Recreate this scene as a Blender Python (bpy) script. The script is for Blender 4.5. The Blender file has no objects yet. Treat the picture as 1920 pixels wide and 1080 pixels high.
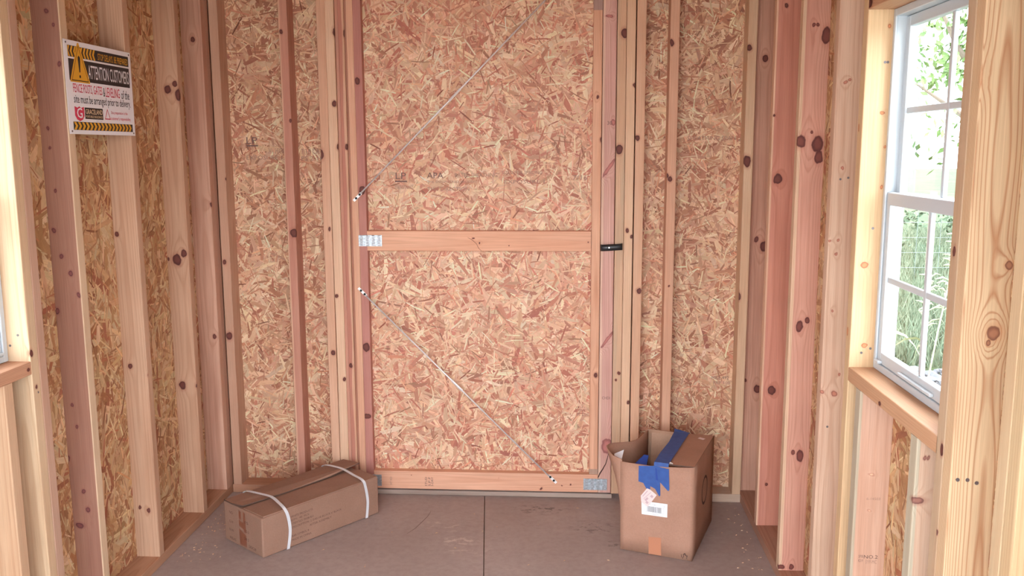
import bpy, bmesh, math, random
import numpy as np
from mathutils import Vector, Matrix

C = bpy.context.scene.collection
SC = bpy.context.scene

# ------------------------------------------------------------------ camera, world, exposure
F_PX, YAW, PITCH, ROLL, CAM_H = 1664.6, 0.0632, 0.1552, 0.0039, 1.5294
cd = bpy.data.cameras.new('camera'); cam = bpy.data.objects.new('camera', cd); C.objects.link(cam)
cd.sensor_width = 36.0; cd.lens = 36.0 * F_PX / 1920.0; cd.clip_start = 0.02; cd.clip_end = 300
fwd = Vector((-math.sin(YAW)*math.cos(PITCH), math.cos(YAW)*math.cos(PITCH), -math.sin(PITCH)))
rgt = Vector((math.cos(YAW), math.sin(YAW), 0)); dwn = fwd.cross(rgt)
r2 = rgt*math.cos(ROLL) + dwn*math.sin(ROLL); d2 = -rgt*math.sin(ROLL) + dwn*math.cos(ROLL)
M = Matrix((( r2.x, -d2.x, -fwd.x, 0), (r2.y, -d2.y, -fwd.y, 0), (r2.z, -d2.z, -fwd.z, CAM_H), (0, 0, 0, 1)))
cam.matrix_world = M
SC.camera = cam

w = bpy.data.worlds.new('overcast_sky'); SC.world = w; w.use_nodes = True
bg = w.node_tree.nodes['Background']
bg.inputs[0].default_value = (0.97, 1.05, 1.14, 1); bg.inputs[1].default_value = 3.4   # flat bright overcast
SC.view_settings.view_transform = 'Standard'; SC.view_settings.look = 'None'
SC.view_settings.gamma = 1.0; SC.view_settings.use_curve_mapping = False
SC.view_settings.exposure = 1.66
SC.cycles.use_denoising = True
SC.cycles.diffuse_bounces = 6; SC.cycles.max_bounces = 10; SC.cycles.transparent_max_bounces = 16
SC.cycles.caustics_reflective = False; SC.cycles.caustics_refractive = False

# ------------------------------------------------------------------ helpers
def lin(c, k=1.0):
    o = []
    for v in c:
        v = v/255.0
        kk = k[len(o)] if isinstance(k, tuple) else k
        o.append(min(0.9, kk*(v/12.92 if v <= 0.04045 else ((v+0.055)/1.055)**2.4)))
    return (o[0], o[1], o[2], 1.0)

def link(o, parent=None):
    C.objects.link(o)
    if parent is not None: o.parent = parent
    return o

def empty(name, loc=(0, 0, 0), parent=None):
    o = bpy.data.objects.new(name, None); o.location = loc; o.empty_display_size = 0.1
    return link(o, parent)

def struct(name, loc=(0, 0, 0)):
    o = empty(name, loc); o['kind'] = 'structure'; return o

def tag(o, label, cat, group=None):
    o['label'] = label; o['category'] = cat
    if group: o['group'] = group
    return o

def mesh_obj(name, verts, faces, m, parent=None, smooth=False):
    me = bpy.data.meshes.new(name); me.from_pydata([tuple(v) for v in verts], [], faces); me.update()
    if m: me.materials.append(m)
    if smooth:
        me.polygons.foreach_set('use_smooth', [True]*len(me.polygons))
    return link(bpy.data.objects.new(name, me), parent)

def bm_obj(name, bm, m, parent=None, smooth=False, loc=None):
    me = bpy.data.meshes.new(name); bm.normal_update(); bm.to_mesh(me); bm.free()
    if m: me.materials.append(m)
    if smooth: me.polygons.foreach_set('use_smooth', [True]*len(me.polygons))
    o = bpy.data.objects.new(name, me)
    if loc: o.location = loc
    return link(o, parent)

def add_box(bm, x0, x1, y0, y1, z0, z1, bevel=0.0, seg=1):
    vs = [bm.verts.new((x, y, z)) for x in (x0, x1) for y in (y0, y1) for z in (z0, z1)]
    idx = ((0,1,3,2), (4,6,7,5), (0,4,5,1), (2,3,7,6), (0,2,6,4), (1,5,7,3))
    fs = [bm.faces.new([vs[i] for i in f]) for f in idx]
    if bevel > 0:
        es = list({e for f in fs for e in f.edges})
        bmesh.ops.bevel(bm, geom=es, offset=bevel, segments=seg, affect='EDGES', profile=0.5)

def box(name, x0, x1, y0, y1, z0, z1, m, parent=None, bevel=0.0, seg=1):
    bm = bmesh.new(); add_box(bm, x0, x1, y0, y1, z0, z1, bevel, seg)
    return bm_obj(name, bm, m, parent)

def add_tube(bm, pts, r, n=8, cap=True):
    pts = [Vector(p) for p in pts]; rings = []
    for i, p in enumerate(pts):
        t = (pts[min(i+1, len(pts)-1)] - pts[max(i-1, 0)]).normalized()
        a = t.cross(Vector((0, 0, 1)))
        if a.length < 1e-3: a = t.cross(Vector((1, 0, 0)))
        a.normalize(); b = t.cross(a)
        ri = r[i] if isinstance(r, (list, tuple)) else r
        rings.append([bm.verts.new(p + (a*math.cos(2*math.pi*k/n) + b*math.sin(2*math.pi*k/n))*ri) for k in range(n)])
    for i in range(len(rings)-1):
        for k in range(n):
            bm.faces.new((rings[i][k], rings[i][(k+1) % n], rings[i+1][(k+1) % n], rings[i+1][k]))
    if cap:
        bm.faces.new(rings[0][::-1]); bm.faces.new(rings[-1])

def add_disc(bm, c, nrm, r, h, n=10):
    c = Vector(c); nrm = Vector(nrm).normalized(); add_tube(bm, [c, c + nrm*h], r, n)

def frame_mat(o, U, V, N):
    return Matrix(((U[0], V[0], N[0], o[0]), (U[1], V[1], N[1], o[1]), (U[2], V[2], N[2], o[2]), (0, 0, 0, 1)))

def flat_poly(name, pts2, m, FM, parent, h=0.0004):
    """a flat printed or taped shape: outline in the (u, v) of the frame FM, lifted h along its normal"""
    return mesh_obj(name, [FM @ Vector((p[0], p[1], h)) for p in pts2], [list(range(len(pts2)))], m, parent)

def text(name, s, m, FM, u0, u1, v0, v1, parent, h=0.0008, off=0.0, join=None):
    cu = bpy.data.curves.new('t', 'FONT'); cu.body = s; cu.size = 1; cu.offset = off; cu.resolution_u = 2
    to = bpy.data.objects.new('t', cu); C.objects.link(to)
    dg = bpy.context.evaluated_depsgraph_get()
    me = bpy.data.meshes.new_from_object(to.evaluated_get(dg))
    bpy.data.objects.remove(to); bpy.data.curves.remove(cu)
    n = len(me.vertices); co = np.zeros(n*3); me.vertices.foreach_get('co', co); co = co.reshape(-1, 3)
    mn, mx = co.min(0), co.max(0)
    for v in me.vertices:
        v.co = FM @ Vector((u0+(v.co.x-mn[0])/(mx[0]-mn[0])*(u1-u0), v0+(v.co.y-mn[1])/(mx[1]-mn[1])*(v1-v0), h))
    me.materials.clear(); me.materials.append(m); me.name = name
    return link(bpy.data.objects.new(name, me), parent)

# ------------------------------------------------------------------ node materials
class NT:
    def __init__(s, name):
        s.m = bpy.data.materials.new(name); s.m.use_nodes = True; s.t = s.m.node_tree
        s.b = s.t.nodes['Principled BSDF']
    def n(s, typ, **kw):
        nd = s.t.nodes.new(typ)
        for k, v in kw.items(): setattr(nd, k, v)
        return nd
    def put(s, sock, v):
        if isinstance(v, bpy.types.NodeSocket): s.t.links.new(v, sock)
        else: sock.default_value = v
    def math(s, op, a, b=0.0, c=0.0, clamp=False):
        nd = s.n('ShaderNodeMath', operation=op, use_clamp=clamp)
        s.put(nd.inputs[0], a); s.put(nd.inputs[1], b); s.put(nd.inputs[2], c); return nd.outputs[0]
    def vec(s, op, a, b=(0, 0, 0), c=(0, 0, 0)):
        nd = s.n('ShaderNodeVectorMath', operation=op)
        s.put(nd.inputs[0], a); s.put(nd.inputs[1], b)
        if op == 'MULTIPLY_ADD': s.put(nd.inputs[2], c)
        return nd.outputs[1] if op in ('LENGTH', 'DOT_PRODUCT', 'DISTANCE') else nd.outputs[0]
    def noise(s, v, scale=1.0, detail=2.0, rough=0.5, out=0):
        nd = s.n('ShaderNodeTexNoise'); s.put(nd.inputs['Vector'], v); nd.inputs['Scale'].default_value = scale
        nd.inputs['Detail'].default_value = detail; nd.inputs['Roughness'].default_value = rough
        return nd.outputs[out]
    def mix(s, f, a, b, mode='MIX'):
        nd = s.n('ShaderNodeMix', data_type='RGBA', blend_type=mode)
        s.put(nd.inputs[0], f); s.put(nd.inputs[6], a); s.put(nd.inputs[7], b); return nd.outputs[2]
    def ramp(s, f, stops):
        nd = s.n('ShaderNodeValToRGB'); s.put(nd.inputs[0], f); cr = nd.color_ramp
        while len(cr.elements) < len(stops): cr.elements.new(0.5)
        for e, (p, v) in zip(cr.elements, stops):
            e.position = p; e.color = v if len(v) == 4 else (*v, 1)
        return nd.outputs[0]
    def smooth(s, v, a, b, o0=0.0, o1=1.0):
        nd = s.n('ShaderNodeMapRange', interpolation_type='SMOOTHSTEP')
        s.put(nd.inputs[0], v)
        for i, x in enumerate((a, b, o0, o1)): nd.inputs[i+1].default_value = x
        return nd.outputs[0]
    def bump(s, h, strength=0.3, dist=0.001):
        nd = s.n('ShaderNodeBump'); nd.inputs['Strength'].default_value = strength; nd.inputs['Distance'].default_value = dist
        s.put(nd.inputs['Height'], h); s.t.links.new(nd.outputs[0], s.b.inputs['Normal'])
    def obj(s): return s.n('ShaderNodeTexCoord').outputs['Object']
    def done(s, col=None, rough=0.6, metal=0.0, spec=0.3):
        if col is not None: s.put(s.b.inputs['Base Color'], col)
        s.put(s.b.inputs['Roughness'], rough); s.b.inputs['Metallic'].default_value = metal
        s.b.inputs['Specular IOR Level'].default_value = spec
        return s.m

def plain(name, rgb, rough=0.6, metal=0.0, spec=0.3, var=0.0, scale=40.0, k=1.0):
    t = NT(name); c = lin(rgb, k)
    if var > 0:
        nz = t.noise(t.obj(), scale, 4)
        c2 = tuple(x*(1-var) for x in c[:3]) + (1,); c3 = tuple(min(.92, x*(1+var)) for x in c[:3]) + (1,)
        return t.done(t.ramp(nz, [(0.3, c2), (0.7, c3)]), rough, metal, spec)
    return t.done(c, rough, metal, spec)

def mul(c, k): return (min(.9, c[0]*k[0]), min(.9, c[1]*k[1]), min(.9, c[2]*k[2]), 1)

KW = (0.95, 1.04, 1.12)          # albedo factor for wood colours given as photographed sRGB
WK = KW
WALL_K = {'wall_back': 1.0, 'door_1': 1.02, 'wall_left': .86, 'wall_right': .80}  # wood tone scaled per wall to paint out the doorway's light falloff
def wood(name, base, late=None, tone=None, seed=0, knots=(), freq=230.0, ring=0.55, pith=(0.02, 0.07), split=None,
         tone_amt=0.5, taper=0.012, shift=0.006, knot_col=(84, 44, 38), halo=(165, 95, 75), kw=1.0, sharp=False):
    """sawn softwood: rings about a pith line beside the board, bent round each knot; board-local metres, z along the length"""
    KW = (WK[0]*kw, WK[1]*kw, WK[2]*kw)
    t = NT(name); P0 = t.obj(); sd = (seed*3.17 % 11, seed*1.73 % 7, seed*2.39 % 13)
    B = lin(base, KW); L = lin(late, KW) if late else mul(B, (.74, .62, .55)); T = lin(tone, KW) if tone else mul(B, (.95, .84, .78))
    nv = t.noise(t.vec('MULTIPLY_ADD', P0, (3.0, 3.0, 1.1), sd), 1.0, 2, 0.5, out=1)
    P = t.vec('ADD', P0, t.vec('MULTIPLY', t.vec('SUBTRACT', nv, (.5, .5, .5)), (shift*2, shift*2, 0)))
    sp = t.n('ShaderNodeSeparateXYZ'); t.put(sp.inputs[0], P)
    dx = t.math('SUBTRACT', t.math('MULTIPLY_ADD', sp.outputs[2], taper, sp.outputs[0]), pith[0])
    dy = t.math('SUBTRACT', sp.outputs[1], pith[1])
    r = t.math('SQRT', t.math('MULTIPLY_ADD', dx, dx, t.math('MULTIPLY', dy, dy)))
    q = t.math('MULTIPLY', r, freq)
    dmin = None; bumpsum = None
    kn = t.noise(t.vec('MULTIPLY', P0, (60, 60, 40)), 1.0, 2)
    Pk = t.vec('ADD', P0, t.vec('MULTIPLY', t.vec('SUBTRACT', t.noise(t.vec('MULTIPLY_ADD', P0, (45, 45, 30), sd), 1.0, 2, .5, out=1), (.5, .5, .5)), (.010, .010, .014)))
    for (kx, ky, kz, kr, asp, *shear) in knots:
        kr = kr*.82
        inv = (1/kr, 1/kr, 1/(kr*asp))
        if shear:
            sh_ = t.n('ShaderNodeSeparateXYZ'); t.put(sh_.inputs[0], Pk); cm = t.n('ShaderNodeCombineXYZ')
            t.put(cm.inputs[0], sh_.outputs[0]); t.put(cm.inputs[1], sh_.outputs[1])
            t.put(cm.inputs[2], t.math('MULTIPLY_ADD', t.math('SUBTRACT', sh_.outputs[0], kx), -shear[0], sh_.outputs[2]))
        d = t.vec('LENGTH', t.vec('MULTIPLY_ADD', cm.outputs[0] if shear else Pk, inv, (-kx*inv[0], -ky*inv[1], -kz*inv[2])))
        dmin = d if dmin is None else t.math('MINIMUM', dmin, d)
        e = t.math('POWER', 0.86, t.math('MULTIPLY', d, d))
        bumpsum = t.math('MULTIPLY', e, kr*freq*.55) if bumpsum is None else t.math('MULTIPLY_ADD', e, kr*freq*.55, bumpsum)
    if bumpsum is not None: q = t.math('SUBTRACT', q, bumpsum)
    fr = t.math('FRACT', q)
    prof = t.ramp(fr, [(0, (0, 0, 0)), (.58, (.06, .06, .06)), (.80, (1, 1, 1)), (1, (0, 0, 0))]) if sharp else t.ramp(fr, [(0, (0, 0, 0)), (.5, (.18, .18, .18)), (.86, (1, 1, 1)), (1, (0, 0, 0))])
    nt = t.noise(t.vec('MULTIPLY_ADD', P0, (22, 22, 1.6), sd), 1.0, 3)
    c = t.mix(t.smooth(nt, .38, .66, 0, tone_amt), B, T)
    if split:
        sx = t.n('ShaderNodeSeparateXYZ'); t.put(sx.inputs[0], P0)
        v = t.math('ADD', sx.outputs[split[0]], t.math('MULTIPLY', t.math('SUBTRACT', t.noise(t.vec('MULTIPLY_ADD', P0, (0, 0, 2.5), sd), 1, 2), .5), split[4] if len(split) > 4 else .012))
        c = t.mix(t.smooth(v, split[1]-.0015, split[1]+.0015, *( (0, 1) if split[2] > 0 else (1, 0))), c, lin(split[3], KW))
    c = t.mix(t.math('MULTIPLY', prof, ring), c, t.mix(1.0, c, (L[0]/B[0], L[1]/B[1], L[2]/B[2], 1), 'MULTIPLY'))
    fib = t.noise(t.vec('MULTIPLY_ADD', P0, (420, 420, 7), sd), 1.0, 3, .6)
    c = t.mix(1.0, c, t.ramp(fib, [(.25, (.84, .82, .80)), (.75, (1.06, 1.06, 1.06))]), 'MULTIPLY')
    big = t.noise(t.vec('MULTIPLY_ADD', P0, (9, 9, 3), (sd[1], sd[2], sd[0])), 1.0, 3)
    c = t.mix(1.0, c, t.ramp(big, [(.3, (.93, .90, .88)), (.7, (1.05, 1.05, 1.05))]), 'MULTIPLY')
    if dmin is not None:
        dn = t.math('ADD', dmin, t.math('MULTIPLY', t.math('SUBTRACT', kn, .5), .55))
        c = t.mix(t.smooth(dn, .95, 1.8, .42, 0), c, lin(halo, KW))
        core = t.mix(t.smooth(dn, .35, 1.0), lin((knot_col[0]*1.35, knot_col[1]*1.4, knot_col[2]*1.35), KW), lin(knot_col, KW))
        c = t.mix(t.smooth(dn, .86, 1.08, 1, 0), c, core)
    t.bump(t.math('ADD', fib, t.math('MULTIPLY', prof, .5)), .25, .0006)
    return t.done(c, .62, 0, .25)

def osb_mat(name, k=1.0, spec=.3):
    """wood strands: each strand carries its own colour; grain runs along the strand"""
    t = NT(name)
    a = t.n('ShaderNodeVertexColor', layer_name='Col').outputs[0]
    uv = t.n('ShaderNodeUVMap', uv_map='UVMap').outputs[0]
    g = t.noise(t.vec('MULTIPLY', uv, (14, 520, 1)), 1.0, 3, .6)
    g2 = t.noise(t.vec('MULTIPLY', uv, (30, 90, 1)), 1.0, 2)
    c = t.mix(1.0, a, t.ramp(g, [(.25, (.80, .77, .74)), (.75, (1.08, 1.08, 1.08))]), 'MULTIPLY')
    c = t.mix(1.0, c, t.ramp(g2, [(.3, (.90, .87, .85)), (.7, (1.05, 1.05, 1.05))]), 'MULTIPLY')
    t.bump(g, .3, .0006)
    return t.done(c, .55, 0, spec)

OSB = osb_mat('oriented_strand')
OSB_BASE = plain('strand_board_core', (168, 112, 84), .7, var=.25, scale=70)

def strands(name, parent, o, U, V, N, w, h, count, pal, seed, hole=None, long=1.15, vert=0.0, wide=1.12):
    """thousands of wood flakes lying over each other on a board face, one mesh, kind stuff"""
    rng = np.random.default_rng(seed)
    cls = rng.choice(3, count, p=(.20, .42, .38))
    order = np.argsort(cls + rng.random(count)*2.6)          # broad flakes deeper, slivers nearer the surface
    cls = cls[order]
    Ln = np.where(cls == 0, rng.uniform(.06, .135, count), np.where(cls == 1, rng.uniform(.04, .11, count), rng.uniform(.02, .075, count)))*long
    Wd = np.where(cls == 0, rng.uniform(.018, .046, count), np.where(cls == 1, rng.uniform(.007, .020, count), rng.uniform(.002, .006, count)))*wide
    cx = rng.uniform(0, w, count); cy = rng.uniform(0, h, count)
    th = rng.uniform(0, math.pi, count)
    if vert > 0: th = np.where(rng.random(count) < vert, math.pi/2 + rng.normal(0, .38, count), th)
    # 8-gon outline: ragged slanted ends, slight bow
    sl1, sl2 = rng.uniform(-.5, .5, count), rng.uniform(-.5, .5, count)
    bow = rng.normal(0, .018, count)*Ln
    j = rng.normal(0, .09, (count, 6))
    us = np.stack([-.5*Ln - sl1*Wd, -.18*Ln, .18*Ln, .5*Ln - sl2*Wd, .5*Ln + sl2*Wd, .18*Ln, -.18*Ln, -.5*Ln + sl1*Wd], 1)
    hw = .5*Wd
    vs = np.stack([-hw*(.75+j[:, 0]), -hw*(1+j[:, 1])+bow, -hw*(1+j[:, 2])+bow, -hw*(.7+j[:, 3]), hw*(.7+j[:, 4]), hw*(1+j[:, 5])+bow, hw*(1+j[:, 0])+bow, hw*(.75+j[:, 1])], 1)
    ct, st = np.cos(th)[:, None], np.sin(th)[:, None]
    X = cx[:, None] + us*ct - vs*st; Y = cy[:, None] + us*st + vs*ct
    keep = (X.min(1) >= 0) & (X.max(1) <= w) & (Y.min(1) >= 0) & (Y.max(1) <= h)
    if hole is not None:
        a, b, c2, d2_ = hole
        keep &= ~((X.max(1) > a) & (X.min(1) < b) & (Y.max(1) > c2) & (Y.min(1) < d2_))
    lift = (.0002 + .0016*np.arange(count)/count)[:, None] + .5*(us/Ln[:, None])*rng.normal(0, .0007, count)[:, None]
    idx = np.nonzero(keep)[0]; n = len(idx)
    X, Y, lift, us, vs = X[idx], Y[idx], lift[idx], us[idx], vs[idx]
    o, U, V, N = map(np.array, (o, U, V, N))
    co = o + X[..., None]*U + Y[..., None]*V + lift[..., None]*N
    co = co.reshape(-1, 3)
    me = bpy.data.meshes.new(name)
    me.vertices.add(n*8); me.vertices.foreach_set('co', co.astype(np.float32).ravel())
    me.loops.add(n*8); me.loops.foreach_set('vertex_index', np.arange(n*8, dtype=np.int32))
    me.polygons.add(n); me.polygons.foreach_set('loop_start', np.arange(0, n*8, 8, dtype=np.int32))
    me.polygons.foreach_set('loop_total', np.full(n, 8, dtype=np.int32))
    pc = np.array([lin(c, (KW[0]*.97, KW[1]*.935, KW[2]*.86))[:3] for c, _ in pal]); pw = np.array([q for _, q in pal], float); pw /= pw.sum()
    ci = rng.choice(len(pal), n, p=pw); cc = pc[ci]*rng.uniform(.86, 1.14, (n, 1))*rng.uniform(.95, 1.05, (n, 3))
    thin = cls[idx] == 2
    dark = thin & (rng.random(n) < .09); cc[dark] *= np.array([.55, .45, .42])  # a few slivers darkened to paint shaded crevices between flakes
    lite = thin & (rng.random(n) < .45); cc[lite] = np.minimum(cc[lite]*1.25, .8)
    cc = np.clip(cc, .01, .88)
    col = np.ones((n*8, 4), np.float32); col[:, :3] = np.repeat(cc, 8, 0)
    at = me.color_attributes.new('Col', 'FLOAT_COLOR', 'POINT'); at.data.foreach_set('color', col.ravel())
    uvl = me.uv_layers.new(name='UVMap')
    off = rng.uniform(0, 50, (n, 1))
    uv = np.stack([us + off, vs + off*.37], -1).reshape(-1, 2)
    uvl.data.foreach_set('uv', uv.astype(np.float32).ravel())
    me.update(calc_edges=True); me.validate(); me.materials.append(OSB)
    ob = link(bpy.data.objects.new(name, me), parent); ob['kind'] = 'stuff'
    return ob

# ------------------------------------------------------------------ lumber
S, W = 0.0381, 0.0889
XL, XR, YB, HT = -1.505, 0.758, 3.741, 2.22

KNOTS = {
'L1':[(-1.543,2.629,1.938,.0074,1.3),(-1.525,2.629,1.899,.0055,1.3),(-1.515,2.629,1.785,.0073,1.3),(-1.568,2.629,1.596,.0055,1.3),(-1.568,2.629,1.539,.0055,1.3),(-1.561,2.629,1.409,.0055,1.3),(-1.576,2.629,1.288,.0074,1.3),(-1.559,2.629,1.207,.0074,1.3),(-1.533,2.629,1.154,.0092,1.3),(-1.588,2.629,1.035,.0093,1.3),(-1.515,2.629,1.086,.0074,1.3),(-1.563,2.629,.734,.0057,1.3),(-1.594,2.629,.556,.0097,1.3),(-1.54,2.629,.386,.0098,1.3),(-1.55,2.629,.446,.0078,1.3),(-1.571,2.629,.331,.0158,.7),(-1.553,2.629,.663,.0057,1.3)],
'L2':[(-1.579,3.016,1.238,.0082,1.3),(-1.567,3.016,.763,.0105,1.3),(-1.498,3.016,.731,.0083,1.3),(-1.569,3.016,.229,.0066,1.3),(-1.537,3.016,.219,.0087,1.3)],
'L3':[(-1.547,3.421,1.764,.0158,1.3),(-1.518,3.421,1.782,.0113,1.3),(-1.504,3.421,1.741,.018,1.6),(-1.553,3.421,1.099,.0204,1.4),(-1.523,3.421,1.125,.0136,1.3),(-1.564,3.421,.583,.0163,1.3),(-1.499,3.421,.586,.0116,1.3),(-1.588,3.421,1.101,.0068,1.3)],
'LC':[(-1.544,3.674,1.98,.012,1.3),(-1.503,3.674,1.302,.0119,1.3),(-1.523,3.674,.733,.0097,1.3),(-1.495,3.674,.741,.0073,1.3)],
'BL':[(-1.458,3.741,1.409,.0072,1.6),(-1.487,3.741,1.048,.011,1.3),(-1.443,3.741,1.041,.0073,2),(-1.484,3.741,.722,.0173,1.3)],
'C':[(-1.194,3.741,2.014,.0095,1.5),(-1.175,3.741,1.176,.0189,1.3),(-1.169,3.741,1.652,.0071,1.3)],
'D':[(-1.044,3.741,1.509,.0163,1.6),(-1.019,3.741,1.193,.007,1.6),(-1.022,3.741,.65,.0119,1.3),(-1.049,3.741,.167,.0074,1.3)],
'E':[(-.962,3.741,2.011,.0187,1.5),(-.976,3.741,.533,.0096,1.3),(-.963,3.741,1.542,.0139,1.5),(-.98,3.741,1.719,.0116,1.3),(-.999,3.741,.903,.0094,1.3)],
'T':[(-.948,3.75,.593,.012,1.1),(-.931,3.75,2.008,.007,3),(-.935,3.75,1.542,.0093,1.6)],
'SL2':[(-.88,3.745,1.812,.0139,1.3),(-.874,3.745,1.358,.0162,1.5),(-.876,3.745,.677,.019,1.3),(-.88,3.745,.365,.0218,.6)],
'SR':[(.12,3.745,1.74,.0068,1.3),(.124,3.745,.562,.0093,1.3),(.137,3.745,1.566,.0068,2)],
'SO':[(.168,3.745,1.448,.034,.42,1.35),(.172,3.745,.722,.034,.40,1.4),(.185,3.745,1.636,.0135,1.2),(.164,3.745,2.061,.0205,.4),(.176,3.745,.242,.031,1.5)],
'R1':[(.225,3.741,1.993,.0181,1.35),(.21,3.741,1.525,.018,1.4),(.222,3.741,.574,.007,1.3),(.211,3.741,.545,.0058,1.3)],
'R2':[(.269,3.741,1.783,.009,1.3),(.249,3.741,1.19,.009,1.3),(.267,3.741,1.166,.0079,1.3),(.263,3.741,.446,.007,1.3)],
'R3':[(.284,3.741,1.574,.0124,1.2),(.302,3.741,.935,.0114,1.2)],
'F':[(.417,3.741,1.953,.0114,1.3),(.453,3.741,1.969,.0091,1.3),(.421,3.741,1.404,.0113,1.4),(.427,3.741,.956,.0046,1.3),(.41,3.741,1.417,.0068,2)],
'ER':[(.726,3.741,1.929,.0138,1.3),(.732,3.741,1.477,.0195,1.5),(.718,3.741,.914,.0116,2)],
'RC':[(.802,3.79,1.892,.0141,1.3),(.794,3.79,1.148,.0117,1.3),(.826,3.79,1.121,.0188,1.5),(.823,3.79,.499,.0169,1.4),(.771,3.79,.537,.0072,1.3)],
'A':[(.786,3.419,1.414,.0211,1.1),(.765,3.419,1.648,.0053,1.3),(.796,3.419,.595,.0196,1.05),(.793,3.419,2.044,.0085,1.3),(.793,3.419,.21,.0068,1.3)],
'B':[(.769,3.034,1.551,.0207,1.3),(.823,3.034,1.542,.0227,1.5),(.829,3.034,1.498,.017,1.5),(.793,3.034,1.925,.0076,1.3),(.806,3.034,1.925,.0067,1.3),(.835,3.034,1.888,.019,1.8),(.792,3.034,.927,.0153,1.7),(.818,3.034,.949,.0115,1.2),(.815,3.034,.465,.0159,1.7),(.791,3.034,.478,.0079,1.3),(.765,3.034,.05,.0187,.6),(.804,3.034,.05,.0104,1.3),(.802,3.034,1.581,.0057,1.3)],
'CR':[(.783,2.631,1.712,.0083,.8),(.794,2.631,1.719,.0066,.8),(.788,2.631,1.472,.005,1.3),(.762,2.631,1.262,.0066,.7),(.787,2.631,1.264,.005,1.3),(.781,2.631,1.225,.005,1.3),(.779,2.631,1.052,.005,1.3),(.798,2.631,.804,.0102,1.1),(.762,2.631,.807,.0085,.8),(.809,2.631,.865,.0051,1.3)],
'K':[(.808,2.385,1.617,.0076,.8),(.783,2.385,1.223,.0138,.7),(.796,2.385,1.006,.0109,.75),(.813,2.385,1.835,.0061,1.3),(.819,2.385,1.531,.0046,1.3),(.816,2.385,1.428,.0046,1.3),(.758,2.41,1.581,.0061,2),(.758,2.41,1.039,.0078,1.8)],
'cr1':[(.799,2.28,.682,.0077,.5),(.799,2.28,.582,.0047,.6)],
'cr2':[(.769,1.9,.764,.0184,.6),(.756,1.9,.764,.0092,1.1),(.776,1.9,.864,.0039,1.3),(.783,1.9,.864,.0039,1.3)],
'NK':[(.747,1.729,1.657,.0125,1.9),(.818,1.729,1.176,.0164,1.15),(.81,1.729,1.155,.007,1.3),(.836,1.729,1.308,.0093,1.3)],
'NJ':[(.758,1.776,.926,.0085,1.9),(.758,1.786,1.329,.007,2),(.758,1.769,.751,.0037,2)],
'NK2':[(.758,1.48,1.199,.0103,1.9)],
'sillR':[(.758,2.139,.915,.0071,1.5)],
'sillL':[(-1.505,2.332,.923,.0068,1.3)],
'KL':[(-1.505,2.351,.966,.0086,1.6),(-1.505,2.36,.868,.0069,1.3)],
'headR':[(.758,2.382,1.89,.0136,2)],
'rail':[(-.372,3.745,1.135,.006,.5),(-.40,3.745,1.155,.004,2),(.085,3.745,1.14,.004,1),(-.25,3.745,1.125,.003,1)],
'brail':[(-.11,3.745,.045,.007,1),(-.02,3.745,.060,.004,1),(.02,3.745,.066,.005,1),(-.69,3.745,.094,.003,1),(-.30,3.745,.09,.002,1)],
}
_seed = [0]
def board(name, parent, x0, x1, y0, y1, z0, z1, axis='z', base=(225, 180, 145), kn=None, r=.0028, bow=.0007, **kw):
    """one stick of lumber, eased edges, a slight bow; local z runs along its length"""
    _seed[0] += 1; sd = _seed[0]
    c = Vector(((x0+x1)/2, (y0+y1)/2, (z0+z1)/2)); d = (x1-x0, y1-y0, z1-z0)
    if axis == 'z': R3 = Matrix(((1, 0, 0), (0, 1, 0), (0, 0, 1))); a, b, l = d
    elif axis == 'x': R3 = Matrix(((0, 0, 1), (1, 0, 0), (0, 1, 0))); a, b, l = d[1], d[2], d[0]
    else: R3 = Matrix(((0, 1, 0), (0, 0, 1), (1, 0, 0))); a, b, l = d[2], d[0], d[1]
    Mx = Matrix.Translation(c) @ R3.to_4x4(); inv = Mx.inverted()
    ks = []
    for (kx, ky, kz, *rest) in KNOTS.get(kn, ()):
        p = inv @ Vector((kx, ky, kz)); ks.append((p.x, p.y, p.z, *rest))
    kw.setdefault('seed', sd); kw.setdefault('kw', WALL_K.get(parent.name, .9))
    rnd = random.Random(sd)
    kw.setdefault('pith', ((rnd.uniform(-.03, .03), rnd.choice((-1, 1))*rnd.uniform(.035, .11)) if a > b else (rnd.choice((-1, 1))*rnd.uniform(.035, .11), rnd.uniform(-.03, .03))))
    m = wood('pine_%s' % name, base, knots=ks, **kw)
    prof = []
    for sx, sy, a0 in ((1, 1, 0), (-1, 1, 90), (-1, -1, 180), (1, -1, 270)):
        for q in (0, 45, 90):
            an = math.radians(a0+q); prof.append((sx*(a/2-r)+r*math.cos(an), sy*(b/2-r)+r*math.sin(an)))
    nseg = max(1, int(l/.25)); ph = rnd.uniform(0, 6)
    verts, faces = [], []
    for i in range(nseg+1):
        zz = -l/2 + l*i/nseg; bo = bow*math.sin(ph + 2.2*zz)
        bx, by = (bo, 0) if a < b else (0, bo)
        if a <= b: bx, by = bo, 0
        verts += [(p[0]+bx, p[1]+by*0, zz) for p in prof]
    n = len(prof)
    for i in range(nseg):
        for k in range(n): faces.append((i*n+k, i*n+(k+1) % n, (i+1)*n+(k+1) % n, (i+1)*n+k))
    faces.append(tuple(range(n))[::-1]); faces.append(tuple(range(nseg*n, nseg*n+n)))
    o = mesh_obj(name, verts, faces, m, parent)
    o.matrix_world = Mx
    return o

# ------------------------------------------------------------------ the room
PALE = (224, 180, 145); PINK = (205, 150, 124); SALM = (203, 138, 112); TAN = (205, 163, 130); YEL = (214, 178, 138)
RED = (178, 108, 92); DARK = (150, 92, 78); CREAM = (232, 198, 158)

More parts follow.
